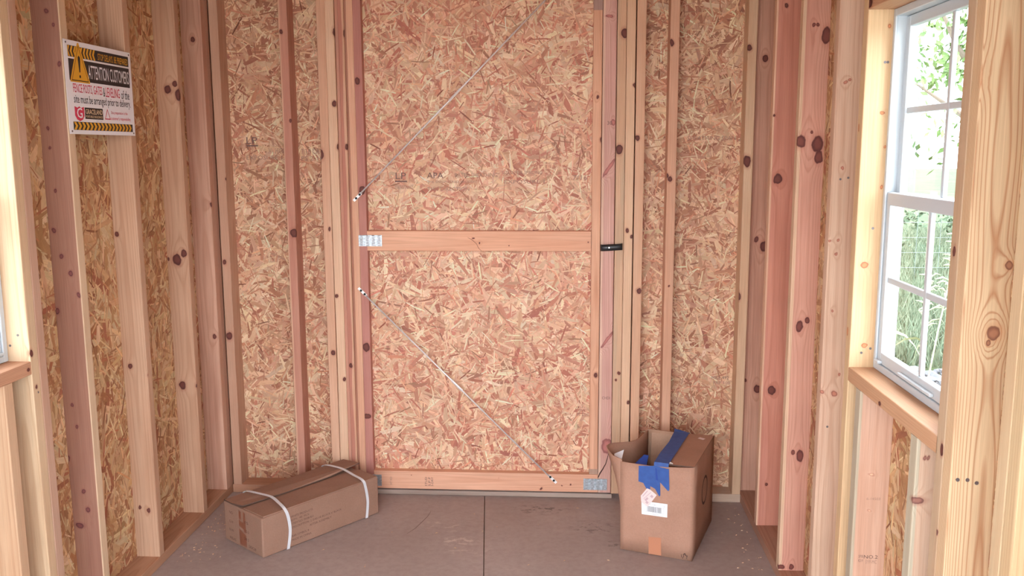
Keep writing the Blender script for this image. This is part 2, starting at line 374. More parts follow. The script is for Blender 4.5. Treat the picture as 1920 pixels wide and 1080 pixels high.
# floor: two sheets with a seam
floor = struct('floor')
def floor_mat():
    t = NT('floor_sheet'); P = t.obj()
    n1 = t.noise(P, 2.2, 5, .6); n2 = t.noise(P, 38, 4, .7); n3 = t.noise(t.vec('ADD', P, (4, 2, 0)), 9, 4, .65)
    c = t.ramp(n1, [(.3, lin((152, 136, 131), 1.1)), (.7, lin((164, 149, 143), 1.1))])
    c = t.mix(t.smooth(n2, .35, .75, 0, .30), c, lin((128, 106, 97)))
    sx = t.n('ShaderNodeSeparateXYZ'); t.put(sx.inputs[0], P)
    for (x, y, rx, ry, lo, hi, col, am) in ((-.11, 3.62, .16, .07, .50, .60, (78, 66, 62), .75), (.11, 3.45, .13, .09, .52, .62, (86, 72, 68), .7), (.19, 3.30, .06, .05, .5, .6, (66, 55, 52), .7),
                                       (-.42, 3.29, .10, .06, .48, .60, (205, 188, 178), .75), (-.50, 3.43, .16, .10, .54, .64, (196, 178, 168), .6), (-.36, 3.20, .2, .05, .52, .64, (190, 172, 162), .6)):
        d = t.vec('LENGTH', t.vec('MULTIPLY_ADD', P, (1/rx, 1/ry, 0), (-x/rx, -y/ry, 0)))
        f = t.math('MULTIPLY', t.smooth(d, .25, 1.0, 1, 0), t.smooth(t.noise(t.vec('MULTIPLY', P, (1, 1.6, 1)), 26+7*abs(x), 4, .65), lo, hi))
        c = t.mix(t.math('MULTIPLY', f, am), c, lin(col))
    t.bump(n2, .15, .001)
    return t.done(c, t.ramp(n3, [(.3, (.42,)*3), (.7, (.60,)*3)]), 0, .35)
FLOOR = floor_mat()
seam = ((-.373, 3.756), (-.040, .22))
mesh_obj('floor_sheet', [(-1.60, .10, 0), (seam[1][0]-.0016, .10, 0), (seam[0][0]-.0016, 3.86, 0), (-1.60, 3.86, 0)] + [(-1.60, .10, -.018), (seam[1][0]-.0016, .10, -.018), (seam[0][0]-.0016, 3.86, -.018), (-1.60, 3.86, -.018)],
         [(0, 1, 2, 3), (7, 6, 5, 4), (0, 4, 5, 1), (1, 5, 6, 2), (2, 6, 7, 3), (3, 7, 4, 0)], FLOOR, floor)
mesh_obj('floor_sheet', [(seam[1][0]+.0016, .10, 0), (.86, .10, 0), (.86, 3.86, 0), (seam[0][0]+.0016, 3.86, 0)] + [(seam[1][0]+.0016, .10, -.018), (.86, .10, -.018), (.86, 3.86, -.018), (seam[0][0]+.0016, 3.86, -.018)],
         [(0, 1, 2, 3), (7, 6, 5, 4), (0, 4, 5, 1), (1, 5, 6, 2), (2, 6, 7, 3), (3, 7, 4, 0)], FLOOR, floor)
box('floor_joist', -1.6, .86, .1, 3.86, -.16, -.0185, plain('joist_wood', (150, 115, 92)), floor)

ceiling = struct('ceiling')
box('sheathing', -1.62, .88, .10, 3.86, HT+.001, HT+.015, plain('roof_strand_board', (190, 140, 105), var=.2, scale=60), ceiling)

PAL_BACK = [((228, 180, 150), 32), ((237, 198, 166), 20), ((218, 162, 134), 26), ((206, 138, 114), 19), ((192, 118, 98), 9), ((184, 124, 102), 5), ((243, 214, 182), 7)]
PAL_BACK2 = [((222, 176, 144), 30), ((232, 194, 160), 20), ((208, 156, 126), 26), ((194, 132, 104), 17), ((176, 114, 90), 8), ((172, 118, 94), 6), ((238, 208, 174), 7)]
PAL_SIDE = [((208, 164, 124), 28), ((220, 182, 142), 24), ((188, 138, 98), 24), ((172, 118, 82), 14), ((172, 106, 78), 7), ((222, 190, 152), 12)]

# back wall -------------------------------------------------------
wall_back = struct('wall_back')
YS = YB + W      # sheathing face
sh = box('sheathing', -1.594, -.93, YS, YS+.011, 0, HT, OSB_BASE, wall_back)
strands('wood_strand', sh, (-1.50, YS, .03), (1, 0, 0), (0, 0, 1), (0, -1, 0), .56, HT-.04, 10500, PAL_BACK2, 11)
sh2 = box('sheathing', .20, .847, YS, YS+.011, 0, HT, OSB_BASE, wall_back)
strands('wood_strand', sh2, (.28, YS, .03), (1, 0, 0), (0, 0, 1), (0, -1, 0), .50, HT-.04, 9500, PAL_BACK2, 12)
BZ = S
board('stud', wall_back, -1.500, -1.462, YB, YS, BZ, HT, base=(205, 160, 132), kn='BL')
board('stud', wall_back, -1.205, -1.167, YB, YS, BZ, HT, base=(206, 146, 122), kn='C', tone=(190, 122, 102), split=(0, -.012, -1, (226, 178, 146), .01))
board('stud', wall_back, -1.0455, -1.0085, YB, YS, BZ, HT, base=(226, 178, 146), kn='D')
board('stud', wall_back, -1.0075, -.970, YB+.001, YS, BZ, HT, base=(234, 192, 158), kn='E')
board('jamb', wall_back, -.957, -.931, YB+.005, YS, .03, HT, base=(222, 172, 140), kn='T', split=(0, .004, -1, (196, 130, 108), .02))
board('door_stop', wall_back, -.9695, -.9575, YB+.010, YS, .03, HT, base=(206, 148, 124), r=.001)
board('door_stop', wall_back, -.9305, -.922, YB+.013, YS-.03, .03, HT, base=(190, 134, 110), r=.001)
board('stud', wall_back, .1965, .2335, YB, YS, .03, HT, base=(222, 176, 140), kn='R1', tone=(196, 168, 138), tone_amt=.8)
board('stud', wall_back, .2345, .2710, YB, YS, .03, HT, base=(232, 190, 154), kn='R2')
board('stud', wall_back, .2755, .3130, YB+.001, YS, BZ, HT, base=(226, 178, 144), kn='R3', r=.002)
board('stud', wall_back, .409, .447, YB, YS, BZ, HT, base=(222, 170, 138), kn='F', freq=300)
board('stud', wall_back, .7205, .7575, YB, YS, BZ, HT, base=(222, 182, 146), kn='ER')
board('bottom_plate', wall_back, -1.504, -.972, YB, YS, 0, S, 'x', base=(196, 146, 116))
board('bottom_plate', wall_back, .2755, .757, YB, YS, 0, S, 'x', base=(204, 176, 152), late=(190, 160, 136), ring=.3)
NAIL = plain('dull_steel', (120, 112, 112), .45, .7)

def nails(parent, pts, nrm, r=.0035):
    bm = bmesh.new()
    for p in pts: add_disc(bm, p, nrm, r, .0008, 8)
    o = bm_obj('nail_head', bm, NAIL, parent); o['kind'] = 'stuff'; return o

STAMP = plain('faded_ink', (118, 92, 86), .8)
STAMP2 = plain('pale_ink', (152, 120, 106), .8)
def FMback(y): return frame_mat((0, y, 0), (1, 0, 0), (0, 0, 1), (0, -1, 0))
fb = FMback(YS - .0022)
text('stamp_print', 'LP', STAMP, fb, -1.395, -1.347, 1.556, 1.585, sh)
flat_poly('stamp_print', [(-1.395, 1.545), (-1.345, 1.545), (-1.345, 1.551), (-1.395, 1.551)], STAMP, fb, sh, .0008)
text('stamp_print', '24/16 SHEATHING', STAMP2, fb, -1.30, -1.215, 1.515, 1.537, sh)
text('stamp_print', 'EXPOSURE 1', STAMP2, fb, -1.398, -1.24, 1.488, 1.506, sh)
text('stamp_print', '7/16 CAT', STAMP2, fb, -1.155, -1.06, 1.512, 1.534, sh)
text('stamp_print', 'PS 2-10', STAMP2, fb, -1.155, -1.06, 1.484, 1.502, sh)
text('stamp_print', 'SHEATHING SPAN', STAMP2, fb, .50, .70, 1.563, 1.580, sh2)
text('stamp_print', '40', STAMP2, fb, .712, .738, 1.552, 1.575, sh2)
text('stamp_print', 'MILL 492', STAMP, fb, .632, .706, .530, .545, sh2)
text('stamp_print', 'PRP 108', STAMP2, fb, .640, .712, .508, .522, sh2)

# door ------------------------------------------------------------
door = struct('door_1')
YD = 3.745; DP = YD + .036
dp = box('door_panel', -.965, .205, DP, DP+.011, .024, HT, OSB_BASE, door)
strands('wood_strand', dp, (-.90, DP, .05), (1, 0, 0), (0, 0, 1), (0, -1, 0), 1.04, HT-.06, 19000, PAL_BACK, 21)
board('stile', door, -.9215, -.8925, YD, DP, .031, HT, base=(226, 172, 140))
board('stile', door, -.8920, -.8585, YD, DP, .031, HT, base=(196, 134, 118), kn='SL2', tone=(182, 116, 104), r=.001)
board('stile', door, .0995, .1365, YD, DP, .139, 2.085, base=(226, 170, 136), kn='SR', freq=320)
board('stile_foot', door, .0995, .1365, YD+.001, DP, .1145, .1385, base=(186, 150, 128), ring=.2, r=.001)
board('stile_head', door, .0995, .1365, YD+.001, DP, 2.0855, HT, base=(172, 136, 122), ring=.2, r=.001)
board('stile', door, .1385, .1945, YD+.002, DP, .031, HT, base=(216, 166, 148), kn='SO', tone=(206, 150, 136), knot_col=(142, 84, 78), halo=(204, 142, 126), split=(0, -.018, -1, (226, 184, 158), .02))
board('rail', door, -.858, .098, YD, DP, 1.100, 1.186, 'x', base=(230, 172, 138), kn='rail', freq=160, ring=.3)
board('rail', door, -.858, .1375, YD, DP, .031, .1135, 'x', base=(228, 172, 140), kn='brail', freq=160, ring=.35)
GALV = NT('galvanised_steel'); _gz = GALV.noise(GALV.obj(), 120, 3)
GALV = GALV.done(GALV.ramp(_gz, [(.3, lin((150, 160, 166))), (.7, lin((205, 214, 220)))]), .38, .85)
SLOT = plain('plate_slot', (176, 172, 174), .5, .5)
def gusset(x0, x1, z0, z1):
    p = box('gusset_plate', x0, x1, YD-.0014, YD-.0002, z0, z1, GALV, door, .0004)
    bm = bmesh.new()
    nx, nz = 4, 7
    for i in range(nx):
        for k in range(nz):
            cx = x0+(x1-x0)*(i+.5)/nx; cz = z0+(z1-z0)*(k+.5)/nz
            add_box(bm, cx-.008, cx+.008, YD-.0019, YD-.0013, cz-.0011, cz+.0011)
            vs = [bm.verts.new(q) for q in ((cx-.007, YD-.0014, cz+.001), (cx+.007, YD-.0014, cz+.001), (cx+.004, YD-.0034, cz+.0028), (cx-.004, YD-.0034, cz+.0028))]
            bm.faces.new(vs)
    q = bm_obj('tooth_slot', bm, SLOT, p); q['kind'] = 'stuff'
    return p
gusset(-.895, -.794, 1.120, 1.168)
gusset(.075, .178, .043, .095)
gusset(-.925, -.824, .043, .095)
fd = FMback(YD)
text('stamp_print', 'CHDI', STAMP, FMback(YD+.002), .152, .186, .456, .468, door, .0006)
text('stamp_print', '30', STAMP, FMback(YD+.002), .160, .180, 1.627, 1.642, door, .0006)
INK = plain('stamp_ink', (92, 70, 66), .8)
for i, (s_, u0, u1) in enumerate((('STUD', -.629, -.619), ('S.P.F', -.614, -.604), ('S-DRY', -.601, -.592))):
    FMv = frame_mat((0, YD, 0), (0, 0, 1), (-1, 0, 0), (0, -1, 0))
    text('stamp_print', s_, INK, FMv, .046, .088, -u1, -u0, door, .0005)
text('stamp_print', 'HT KD', STAMP2, frame_mat((0, YD, 0), (0, 0, 1), (-1, 0, 0), (0, -1, 0)), .050, .086, .777, .787, door, .0005)
fdp = FMback(DP - .0022)
text('stamp_print', 'LP', STAMP, fdp, -.735, -.69, 1.405, 1.432, dp)
flat_poly('stamp_print', [(-.738, 1.392), (-.686, 1.392), (-.686, 1.398), (-.738, 1.398)], STAMP, fdp, dp, .0008)
text('stamp_print', 'APA', STAMP, fdp, -.60, -.53, 1.408, 1.432, dp)
text('stamp_print', 'THE ENGINEERED WOOD', STAMP2, fdp, -.60, -.40, 1.388, 1.398, dp)
text('stamp_print', 'RATED SHEATHING', STAMP2, fdp, -.48, -.30, 1.412, 1.430, dp)
text('stamp_print', 'SIZED FOR SPACING', STAMP2, fdp, -.28, -.11, 1.425, 1.438, dp)
text('stamp_print', 'EXPOSURE 1', STAMP2, fdp, -.27, -.10, 1.385, 1.400, dp)
text('stamp_print', 'STRENGTH AXIS', STAMP2, fdp, -.738, -.66, 1.362, 1.378, dp)
text('stamp_print', 'THIS DIRECTION', STAMP2, fdp, -.60, -.42, 1.355, 1.370, dp)
text('stamp_print', '7/16', STAMP2, fdp, .02, .08, 1.400, 1.420, dp)
text('stamp_print', 'CAT 7/16', STAMP2, fdp, .045, .096, .395, .410, dp)
text('stamp_print', 'PS 2-10', STAMP2, fdp, .045, .096, .370, .384, dp)
bm = bmesh.new(); add_tube(bm, [(.139, YD+.001, .100), (.147, YD+.0005, .120), (.158, YD+.0005, .138), (.172, YD+.0005, .165), (.181, YD+.001, .20), (.183, YD+.001, .215)], [.002, .0026, .0022, .0018, .0013, .0008], 6)
bm_obj('bark_crack', bm, plain('bark', (62, 40, 36), .9), door)
bm = bmesh.new(); add_tube(bm, [(-.425, YD-.0002, 1.158), (-.408, YD-.0002, 1.150), (-.388, YD-.0002, 1.132), (-.378, YD-.0002, 1.112), (-.366, YD-.0002, 1.101)], [.0005, .0012, .0010, .0012, .0006], 5)
bm_obj('surface_crack', bm, plain('crack_brown', (140, 96, 76), .8), door)
board('threshold', door, -.97, .20, YB+.013, YS+.02, .001, .022, 'x', base=(176, 152, 136), ring=.3, tone=(150, 126, 112), tone_amt=.9)

# left wall -------------------------------------------------------
LWY0, LWY1 = 1.762, 2.344
RWY0, RWY1 = 1.800, 2.385
ZS, ZH = .945, 1.876
def side_sheathing(wall, X, sgn, y0, y1, seed):
    """strand board outside the studs, with the window hole cut out"""
    a, b = X, X + sgn*.011
    x0, x1 = min(a, b), max(a, b)
    bm = bmesh.new()
    for (ya, yb, za, zb) in ((.10, y0, 0, HT), (y1, YS+.011, 0, HT), (y0, y1, 0, ZS), (y0, y1, ZH, HT)):
        add_box(bm, x0, x1, ya, yb, za, zb)
    bmesh.ops.remove_doubles(bm, verts=bm.verts, dist=1e-5)
    s_ = bm_obj('sheathing', bm, OSB_BASE, wall)
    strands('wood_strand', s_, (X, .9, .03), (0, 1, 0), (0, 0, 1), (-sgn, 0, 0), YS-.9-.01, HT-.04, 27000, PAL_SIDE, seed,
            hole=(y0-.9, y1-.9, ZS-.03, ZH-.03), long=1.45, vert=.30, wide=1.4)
    return s_
wall_left = struct('wall_left')
shL = side_sheathing(wall_left, XL-W, -1, LWY0, LWY1, 31)
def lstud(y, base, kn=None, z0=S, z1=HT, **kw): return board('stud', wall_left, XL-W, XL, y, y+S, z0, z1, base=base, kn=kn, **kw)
lstud(2.629, (172, 122, 100), 'L1', tone=(152, 102, 84), ring=.25, knot_col=(96, 52, 50), halo=(140, 78, 68), split=(0, .0418, 1, (226, 190, 154), .0005))
lstud(3.016, (212, 168, 136), 'L2', freq=150)
lstud(3.421, (210, 164, 132), 'L3', freq=150)
lstud(3.6755, (204, 156, 130), 'LC', bow=0, r=.0012, tone=(190, 138, 114), tone_amt=.8, kw=1.1)
lstud(3.7137, (206, 156, 130), bow=0, r=.0012)
board('stud', wall_left, XL-W, XL, LWY1, LWY1+S, S, HT, base=(226, 192, 154), kn='KL')
board('stud', wall_left, XL-W, XL, LWY1+S+.001, LWY1+2*S, S, HT, base=(206, 164, 138))
board('stud', wall_left, XL-W, XL, LWY0-S, LWY0, S, HT, base=(220, 182, 146))
board('stud', wall_left, XL-W, XL, LWY0-2*S-.001, LWY0-S-.001, S, HT, base=TAN)
board('cripple_stud', wall_left, XL-W, XL, 2.218, 2.218+S, S, ZS-S, base=(218, 178, 142))
board('cripple_stud', wall_left, XL-W, XL, 1.85, 1.85+S, S, ZS-S, base=TAN)
board('sill', wall_left, XL-W, XL, LWY0, LWY1, ZS-S, ZS, 'y', base=(206, 152, 118), kn='sillL')
board('header', wall_left, XL-W, XL, LWY0, LWY1, ZH, ZH+W, 'y', base=(204, 152, 124))
board('bottom_plate', wall_left, XL-W, XL, .20, YS, 0, S, 'y', base=(198, 148, 116))
board('top_plate', wall_left, XL-W, XL, .20, YS, HT-.0381, HT, 'y', base=(180, 128, 100))
for y in (1.26, .854, .45): lstud(y, TAN)
nails(wall_left, [(XL-.03, LWY1-.0006, 1.02), (XL-.055, LWY1-.0006, .99), (XL+.0004, 2.365, .85)], (0, -1, 0))

# right wall ------------------------------------------------------
wall_right = struct('wall_right')
shR = side_sheathing(wall_right, XR+W, 1, RWY0, RWY1, 41)
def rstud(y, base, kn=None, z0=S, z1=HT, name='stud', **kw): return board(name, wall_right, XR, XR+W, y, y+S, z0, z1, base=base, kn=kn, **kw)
rstud(3.790, (204, 152, 126), 'RC', tone=(190, 136, 112), tone_amt=.8, kw=1.1)
rstud(3.419, (206, 138, 114), 'A', freq=130, ring=.5, tone=(196, 128, 108), kw=1.02, pith=(.005, .10), split=(0, -.038, -1, (224, 178, 146), .002))
rstud(3.034, (218, 160, 136), 'B', freq=150, kw=.94, tone=(204, 138, 116), knot_col=(94, 50, 44), halo=(190, 118, 98), split=(0, -.034, -1, (226, 186, 152), .003))
rstud(2.631, (226, 186, 156), 'CR', kw=.86, tone=(214, 168, 140), knot_col=(150, 92, 76), halo=(206, 148, 122))
rstud(RWY1, (236, 196, 150), 'K', freq=180, ring=.2, knot_col=(170, 104, 72), halo=(224, 168, 124))
rstud(2.280, (228, 182, 154), 'cr1', S, ZS-S, 'cripple_stud', ring=.3, freq=120, knot_col=(196, 140, 116), split=(0, -.037, -1, (204, 184, 156), .002))
rstud(1.900, (224, 184, 154), 'cr2', S, ZS-S, 'cripple_stud', ring=.35, freq=180, knot_col=(122, 78, 68), split=(0, -.036, -1, (206, 188, 160), .002))
rstud(1.7665, (206, 172, 138), 'NJ', ring=.10)
rstud(1.7280, (226, 190, 148), 'NK', freq=430, ring=.75, sharp=True, shift=.009, late=(180, 116, 74), pith=(.012, .085), taper=.022, knot_col=(128, 82, 62), halo=(206, 140, 96), tone_amt=.25)
rstud(1.5125, (216, 184, 144), ring=.12)
rstud(1.4740, (222, 190, 146), 'NK2', ring=.5, freq=150)
for y in (1.05, .645): rstud(y, YEL)
board('sill', wall_right, XR, XR+W, RWY0, RWY1, ZS-S, ZS, 'y', base=(220, 168, 128), kn='sillR', freq=150, ring=.25)
board('header', wall_right, XR, XR+W, RWY0, RWY1, ZH, ZH+W, 'y', base=(220, 170, 132), kn='headR')
board('bottom_plate', wall_right, XR, XR+W, .20, YS, 0, S, 'y', base=(200, 148, 122))
board('top_plate', wall_right, XR, XR+W, .20, YS, HT-.0381, HT, 'y', base=(180, 128, 100))
nails(wall_right, [(.806, RWY1-.0006, 1.745), (.80, RWY1-.0006, 1.32), (.789, RWY1-.0006, .985), (.813, RWY1-.0006, 1.745), (.812, RWY1-.0006, .997)], (0, -1, 0))
nails(wall_right, [(.783, 2.6304, 1.440), (.805, 2.6304, 1.444), (.783, 2.6304, .70)], (0, -1, 0))
nails(wall_right, [(.772, 1.7274, .880), (.791, 1.7274, .880), (.809, 1.7274, .874)], (0, -1, 0), .004)
fcr = FMback(2.28)
text('stamp_print', 'NO.2', plain('black_ink', (96, 74, 68), .8), fcr, .792, .828, .448, .458, wall_right, .0005)
text('stamp_print', 'SPIB', STAMP, fcr, .778, .790, .450, .458, wall_right, .0005)
text('stamp_print', 'KD19', STAMP, fcr, .778, .790, .438, .446, wall_right, .0005)
text('stamp_print', 'SYP-MC', STAMP2, fcr, .797, .826, .434, .444, wall_right, .0005)
text('stamp_print', '6-14503', STAMP2, fcr, .790, .825, .612, .619, wall_right, .0005)

# front wall behind the camera: a wide doorway
wall_front = struct('wall_front')
FWM = plain('front_wall_wood', (206, 160, 124), .65, var=.15, scale=30)
box('sheathing', -1.60, -1.33, .10, .19, 0, HT, FWM, wall_front)
box('sheathing', .58, .86, .10, .19, 0, HT, FWM, wall_front)
box('header', -1.33, .58, .10, .19, 2.06, HT, FWM, wall_front)

# ------------------------------------------------------------------ windows
VINYL = plain('white_vinyl', (188, 196, 201), .35, spec=.5)
def glass_mat():
    t = NT('window_glass'); nt = t.t; out = [n for n in nt.nodes if n.type == 'OUTPUT_MATERIAL'][0]
    tr = t.n('ShaderNodeBsdfTransparent'); tr.inputs[0].default_value = (.96, .98, .975, 1)
    gl = t.n('ShaderNodeBsdfGlossy'); gl.inputs['Roughness'].default_value = .02
    lw = t.n('ShaderNodeLayerWeight'); lw.inputs[0].default_value = .5
    fz = t.math('MULTIPLY_ADD', t.math('POWER', lw.outputs[1], 5.0), .6, .04)
    mx = t.n('ShaderNodeMixShader'); nt.links.new(fz, mx.inputs[0]); nt.links.new(tr.outputs[0], mx.inputs[1]); nt.links.new(gl.outputs[0], mx.inputs[2])
    nt.links.new(mx.outputs[0], out.inputs['Surface']); nt.nodes.remove(t.b); return t.m
GLASS = glass_mat()
def window(name, X, sg, y0, y1):
    """single hung vinyl window, two by two grilles in each sash; d runs outward from the stud face X"""
    win = struct(name)
    def bx(nm, d0, d1, ya, yb, za, zb, par, mat=VINYL, bev=.0015):
        a, b = X+sg*d0, X+sg*d1
        return box(nm, min(a, b), max(a, b), ya, yb, za, zb, mat, par, bev)
    fw = .020
    bx('frame_jamb', .063, .112, y0+.001, y0+fw, ZS+.001, ZH-.001, win); bx('frame_jamb', .063, .112, y1-fw, y1-.001, ZS+.001, ZH-.001, win)
    bx('frame_sill', .063, .116, y0+fw, y1-fw, ZS+.001, ZS+.020, win); bx('frame_head', .063, .112, y0+fw, y1-fw, ZH-fw, ZH-.001, win)
    bx('track_rib', .060, .066, y1-fw-.004, y1-fw+.001, ZS+.02, ZH-.02, win); bx('track_rib', .060, .066, y0+fw-.001, y0+fw+.004, ZS+.02, ZH-.02, win)
    def sash(nm, d0, d1, za, zb, top, bot):
        a, b = y0+fw+.002, y1-fw-.002; sw = .026
        s_ = bx(nm, d0, d1, a, a+sw, za, zb, win)
        bx('sash_stile', d0, d1, b-sw, b, za, zb, s_)
        bx('sash_rail', d0-(.006 if top > .03 else 0), d1, a+sw, b-sw, zb-top, zb, s_); bx('sash_rail', d0, d1, a+sw, b-sw, za, za+bot, s_)
        dm = (d0+d1)/2; ym = (a+b)/2; zm = (za+bot+zb-top)/2
        bx('muntin', dm-.005, dm+.005, ym-.008, ym+.008, za+bot, zb-top, s_)
        bx('muntin', dm-.0045, dm+.0045, a+sw, b-sw, zm-.008, zm+.008, s_)
        for (p, q) in ((a+sw, ym-.008), (ym+.008, b-sw)):
            for (u, v) in ((za+bot, zm-.008), (zm+.008, zb-top)):
                xx = X+sg*dm
                mesh_obj('pane', [(xx, p, u), (xx, q, u), (xx, q, v), (xx, p, v)], [(0, 1, 2, 3)], GLASS, s_)
        return s_
    lo = sash('lower_sash', .066, .085, ZS+.022, 1.416, .032, .030)
    bx('sash_lift', .056, .066, (y0+y1)/2-.10, (y0+y1)/2+.10, ZS+.028, ZS+.036, lo)
    bx('sash_latch', .054, .066, y1-.06, y1-.03, ZS+.024, ZS+.032, lo)
    sash('upper_sash', .088, .107, 1.386, ZH-fw-.002, .026, .030)
    bx('outer_trim', .100, .112, y0-.07, y0-.001, ZS-.07, ZH+.07, win); bx('outer_trim', .100, .112, y1+.001, y1+.07, ZS-.07, ZH+.07, win)
    bx('outer_trim', .100, .112, y0-.001, y1+.001, ZH+.001, ZH+.07, win); bx('outer_trim', .100, .112, y0-.001, y1+.001, ZS-.07, ZS-.001, win)
    return win
window('window_1', XR, 1, RWY0, RWY1)
window('window_2', XL, -1, LWY0, LWY1)

# ------------------------------------------------------------------ steel brace rods on the door
ZINC = plain('bright_zinc', (232, 230, 230), .35, .35, var=.06, scale=60)
WZINC = plain('white_zinc_plate', (240, 240, 238), .4, .3)
BLK = plain('black_screw', (24, 22, 22), .4, .3)
def brace(p0, p1, tb, label):
    y = YD - .008
    root = empty('brace_rod', (p0[0], y, p0[1]))
    tag(root, label, 'brace rod', 'steel brace rods on the door')
    a, b = Vector((0, 0, 0)), Vector((p1[0]-p0[0], 0, p1[1]-p0[1])); d = b.normalized(); n = Vector((-d.z, 0, d.x))
    bm = bmesh.new(); add_tube(bm, [a+d*.045, b-d*.045], .0034, 8); bm_obj('rod', bm, ZINC, root, True)
    for e, s_ in ((a, 1), (b, -1)):
        bm = bmesh.new(); vs = []
        for yy in (.0072, .0045):
            for (u, v) in ((0, -.0055), (0, .0055), (.046, .0055), (.050, .003), (.050, -.003), (.046, -.0055)):
                q = e + d*s_*u + n*v; vs.append(bm.verts.new((q.x, yy, q.z)))
        bm.faces.new(vs[:6]); bm.faces.new(vs[6:][::-1])
        for k in range(6): bm.faces.new((vs[k], vs[6+k], vs[6+(k+1) % 6], vs[(k+1) % 6]))
        bmesh.ops.recalc_face_normals(bm, faces=bm.faces)
        pl = bm_obj('end_plate', bm, WZINC, root)
        for u in (.016, .038):
            bm = bmesh.new(); q = e + d*s_*u; add_disc(bm, (q.x, .0048, q.z), (0, -1, 0), .0052, .0022, 12); bm_obj('screw', bm, BLK, pl)
    t = Vector((tb[0]-p0[0], 0, tb[1]-p0[1])); t = d*(t.dot(d))
    bm = bmesh.new(); add_tube(bm, [t-d*.034, t-d*.030, t-d*.024, t+d*.024, t+d*.030, t+d*.034], [.004, .0062, .0052, .0052, .0062, .004], 6)
    bm_obj('turnbuckle', bm, ZINC, root)
    return root
brace((-.911, 1.314), (-.006, 2.216), (-.455, 1.737), 'thin steel rod with turnbuckle running up across the upper half of the door')
brace((-.902, .939), (-.044, .073), (-.483, .508), 'thin steel rod with turnbuckle running down across the lower half of the door')

# latch bracket ---------------------------------------------------
lb = empty('latch_bracket', (.184, YB, 1.12)); lb.rotation_euler = (0, math.radians(-3.5), 0)
tag(lb, 'black metal latch strap bolted across the right edge of the door', 'latch')
prof = [(-.046, -.001), (-.0445, -.012), (-.038, -.0165), (-.02, -.018), (.02, -.018), (.038, -.0165), (.0445, -.012), (.046, -.001)]
bm = bmesh.new(); th = .0028; rows = []
for (x, y) in prof: rows.append([bm.verts.new((x, y, -.0135)), bm.verts.new((x, y, .0135)), bm.verts.new((x*.94, y+th, .0135)), bm.verts.new((x*.94, y+th, -.0135))])
for i in range(len(rows)-1):
    for k in range(4): bm.faces.new((rows[i][k], rows[i][(k+1) % 4], rows[i+1][(k+1) % 4], rows[i+1][k]))
bm.faces.new(rows[0][::-1]); bm.faces.new(rows[-1]); bmesh.ops.recalc_face_normals(bm, faces=bm.faces)
bm_obj('strap', bm, plain('black_painted_steel', (52, 52, 54), .32, .35, .5), lb, True)
bm = bmesh.new(); add_disc(bm, (-.011, -.0178, 0), (0, -1, 0), .0060, .0014, 12); wsh = bm_obj('washer', bm, BLK, lb)
bm = bmesh.new(); add_disc(bm, (-.011, -.0190, .0003), (0, -1, 0), .0038, .003, 6); bm_obj('bolt_head', bm, WZINC, lb)

# ------------------------------------------------------------------ warning sign on the left wall
sign = empty('warning_sign', (XL+.001, 2.839, 1.72))
tag(sign, 'white warning sign with black and yellow bands stapled to left wall studs', 'sign')
SW_, SH_ = .410, .280
SG = frame_mat((.0012, -SW_/2, SH_/2), (0, 1, 0), (0, 0, 1), (1, 0, 0))
def P_(s_, t_): return (s_*SW_, -t_*SH_)
SWHITE = plain('sign_plastic', (226, 226, 230), .45); SBLK = plain('sign_black', (44, 38, 40), .5); SYEL = plain('sign_yellow', (214, 158, 48), .5)
SRED = plain('sign_red', (204, 62, 88), .5); SDG = plain('sign_grey', (74, 70, 72), .5); SCRM = plain('sign_cream', (226, 200, 160), .5)
bm = bmesh.new(); add_box(bm, 0, .0012, -SW_/2, SW_/2, -SH_/2, SH_/2, .0003)
bm_obj('sheet', bm, SWHITE, sign)
def rect(s0, s1, t0, t1, m, h, nm='printed_band'): return flat_poly(nm, [P_(s0, t1), P_(s1, t1), P_(s1, t0), P_(s0, t0)], m, SG, sign, h)
def stxt(s, m, s0, s1, t0, t1, h=.0009, off=.0): return text('lettering', s, m, SG, s0*SW_, s1*SW_, -t1*SH_, -t0*SH_, sign, h, off)
rect(.05, .96, .055, .175, SBLK, .0003)
rect(.05, .96, .195, .425, SBLK, .0003)
def chevrons(s0, s1, t0, t1, n, m, dirn, h):
    p = (s1-s0)/n; vs, fs = [], []; tm = (t0+t1)/2; q = p*.45
    for i in range(n):
        a = s0+i*p; b = a+p*.55
        for pts in (((a, t0), (b, t0), (b+dirn*q, tm), (a+dirn*q, tm)), ((a+dirn*q, tm), (b+dirn*q, tm), (b, t1), (a, t1))):
            k = len(vs); vs += [SG @ Vector((*P_(min(max(u, s0-.005), s1+.005), v), h)) for (u, v) in pts]; fs.append((k, k+1, k+2, k+3))
    return mesh_obj('chevrons', vs, fs, m, sign)
chevrons(.055, .455, .058, .172, 9, SYEL, -1, .0005)
stxt('STOP DELAYS. BE PREPARED', SYEL, .47, .945, .085, .160, off=.004)
stxt('ATTENTION CUSTOMERS', SWHITE, .315, .945, .235, .385, off=.004)
tri = [(.075, .435), (.315, .435), (.195, .03)]
flat_poly('warning_triangle', [P_(*q) for q in ((.06, .44), (.33, .44), (.33, .42), (.205, .015), (.185, .015), (.06, .42))], SYEL, SG, sign, .0006)
def rim(pts, m, w_, h):
    pts = [Vector((*P_(*q), 0)) for q in pts]; c = sum(pts, Vector())/len(pts); vs, fs = [], []
    for p in pts: vs += [SG @ Vector((p.x, p.y, h)), SG @ Vector((*(c+(p-c)*w_).xy, h))]
    n = len(pts)
    for i in range(n): fs.append((2*i, 2*((i+1) % n), 2*((i+1) % n)+1, 2*i+1))
    return mesh_obj('triangle_rim', vs, fs, m, sign)
rim([(.078, .425), (.312, .425), (.195, .04)], SBLK, .93, .0008)
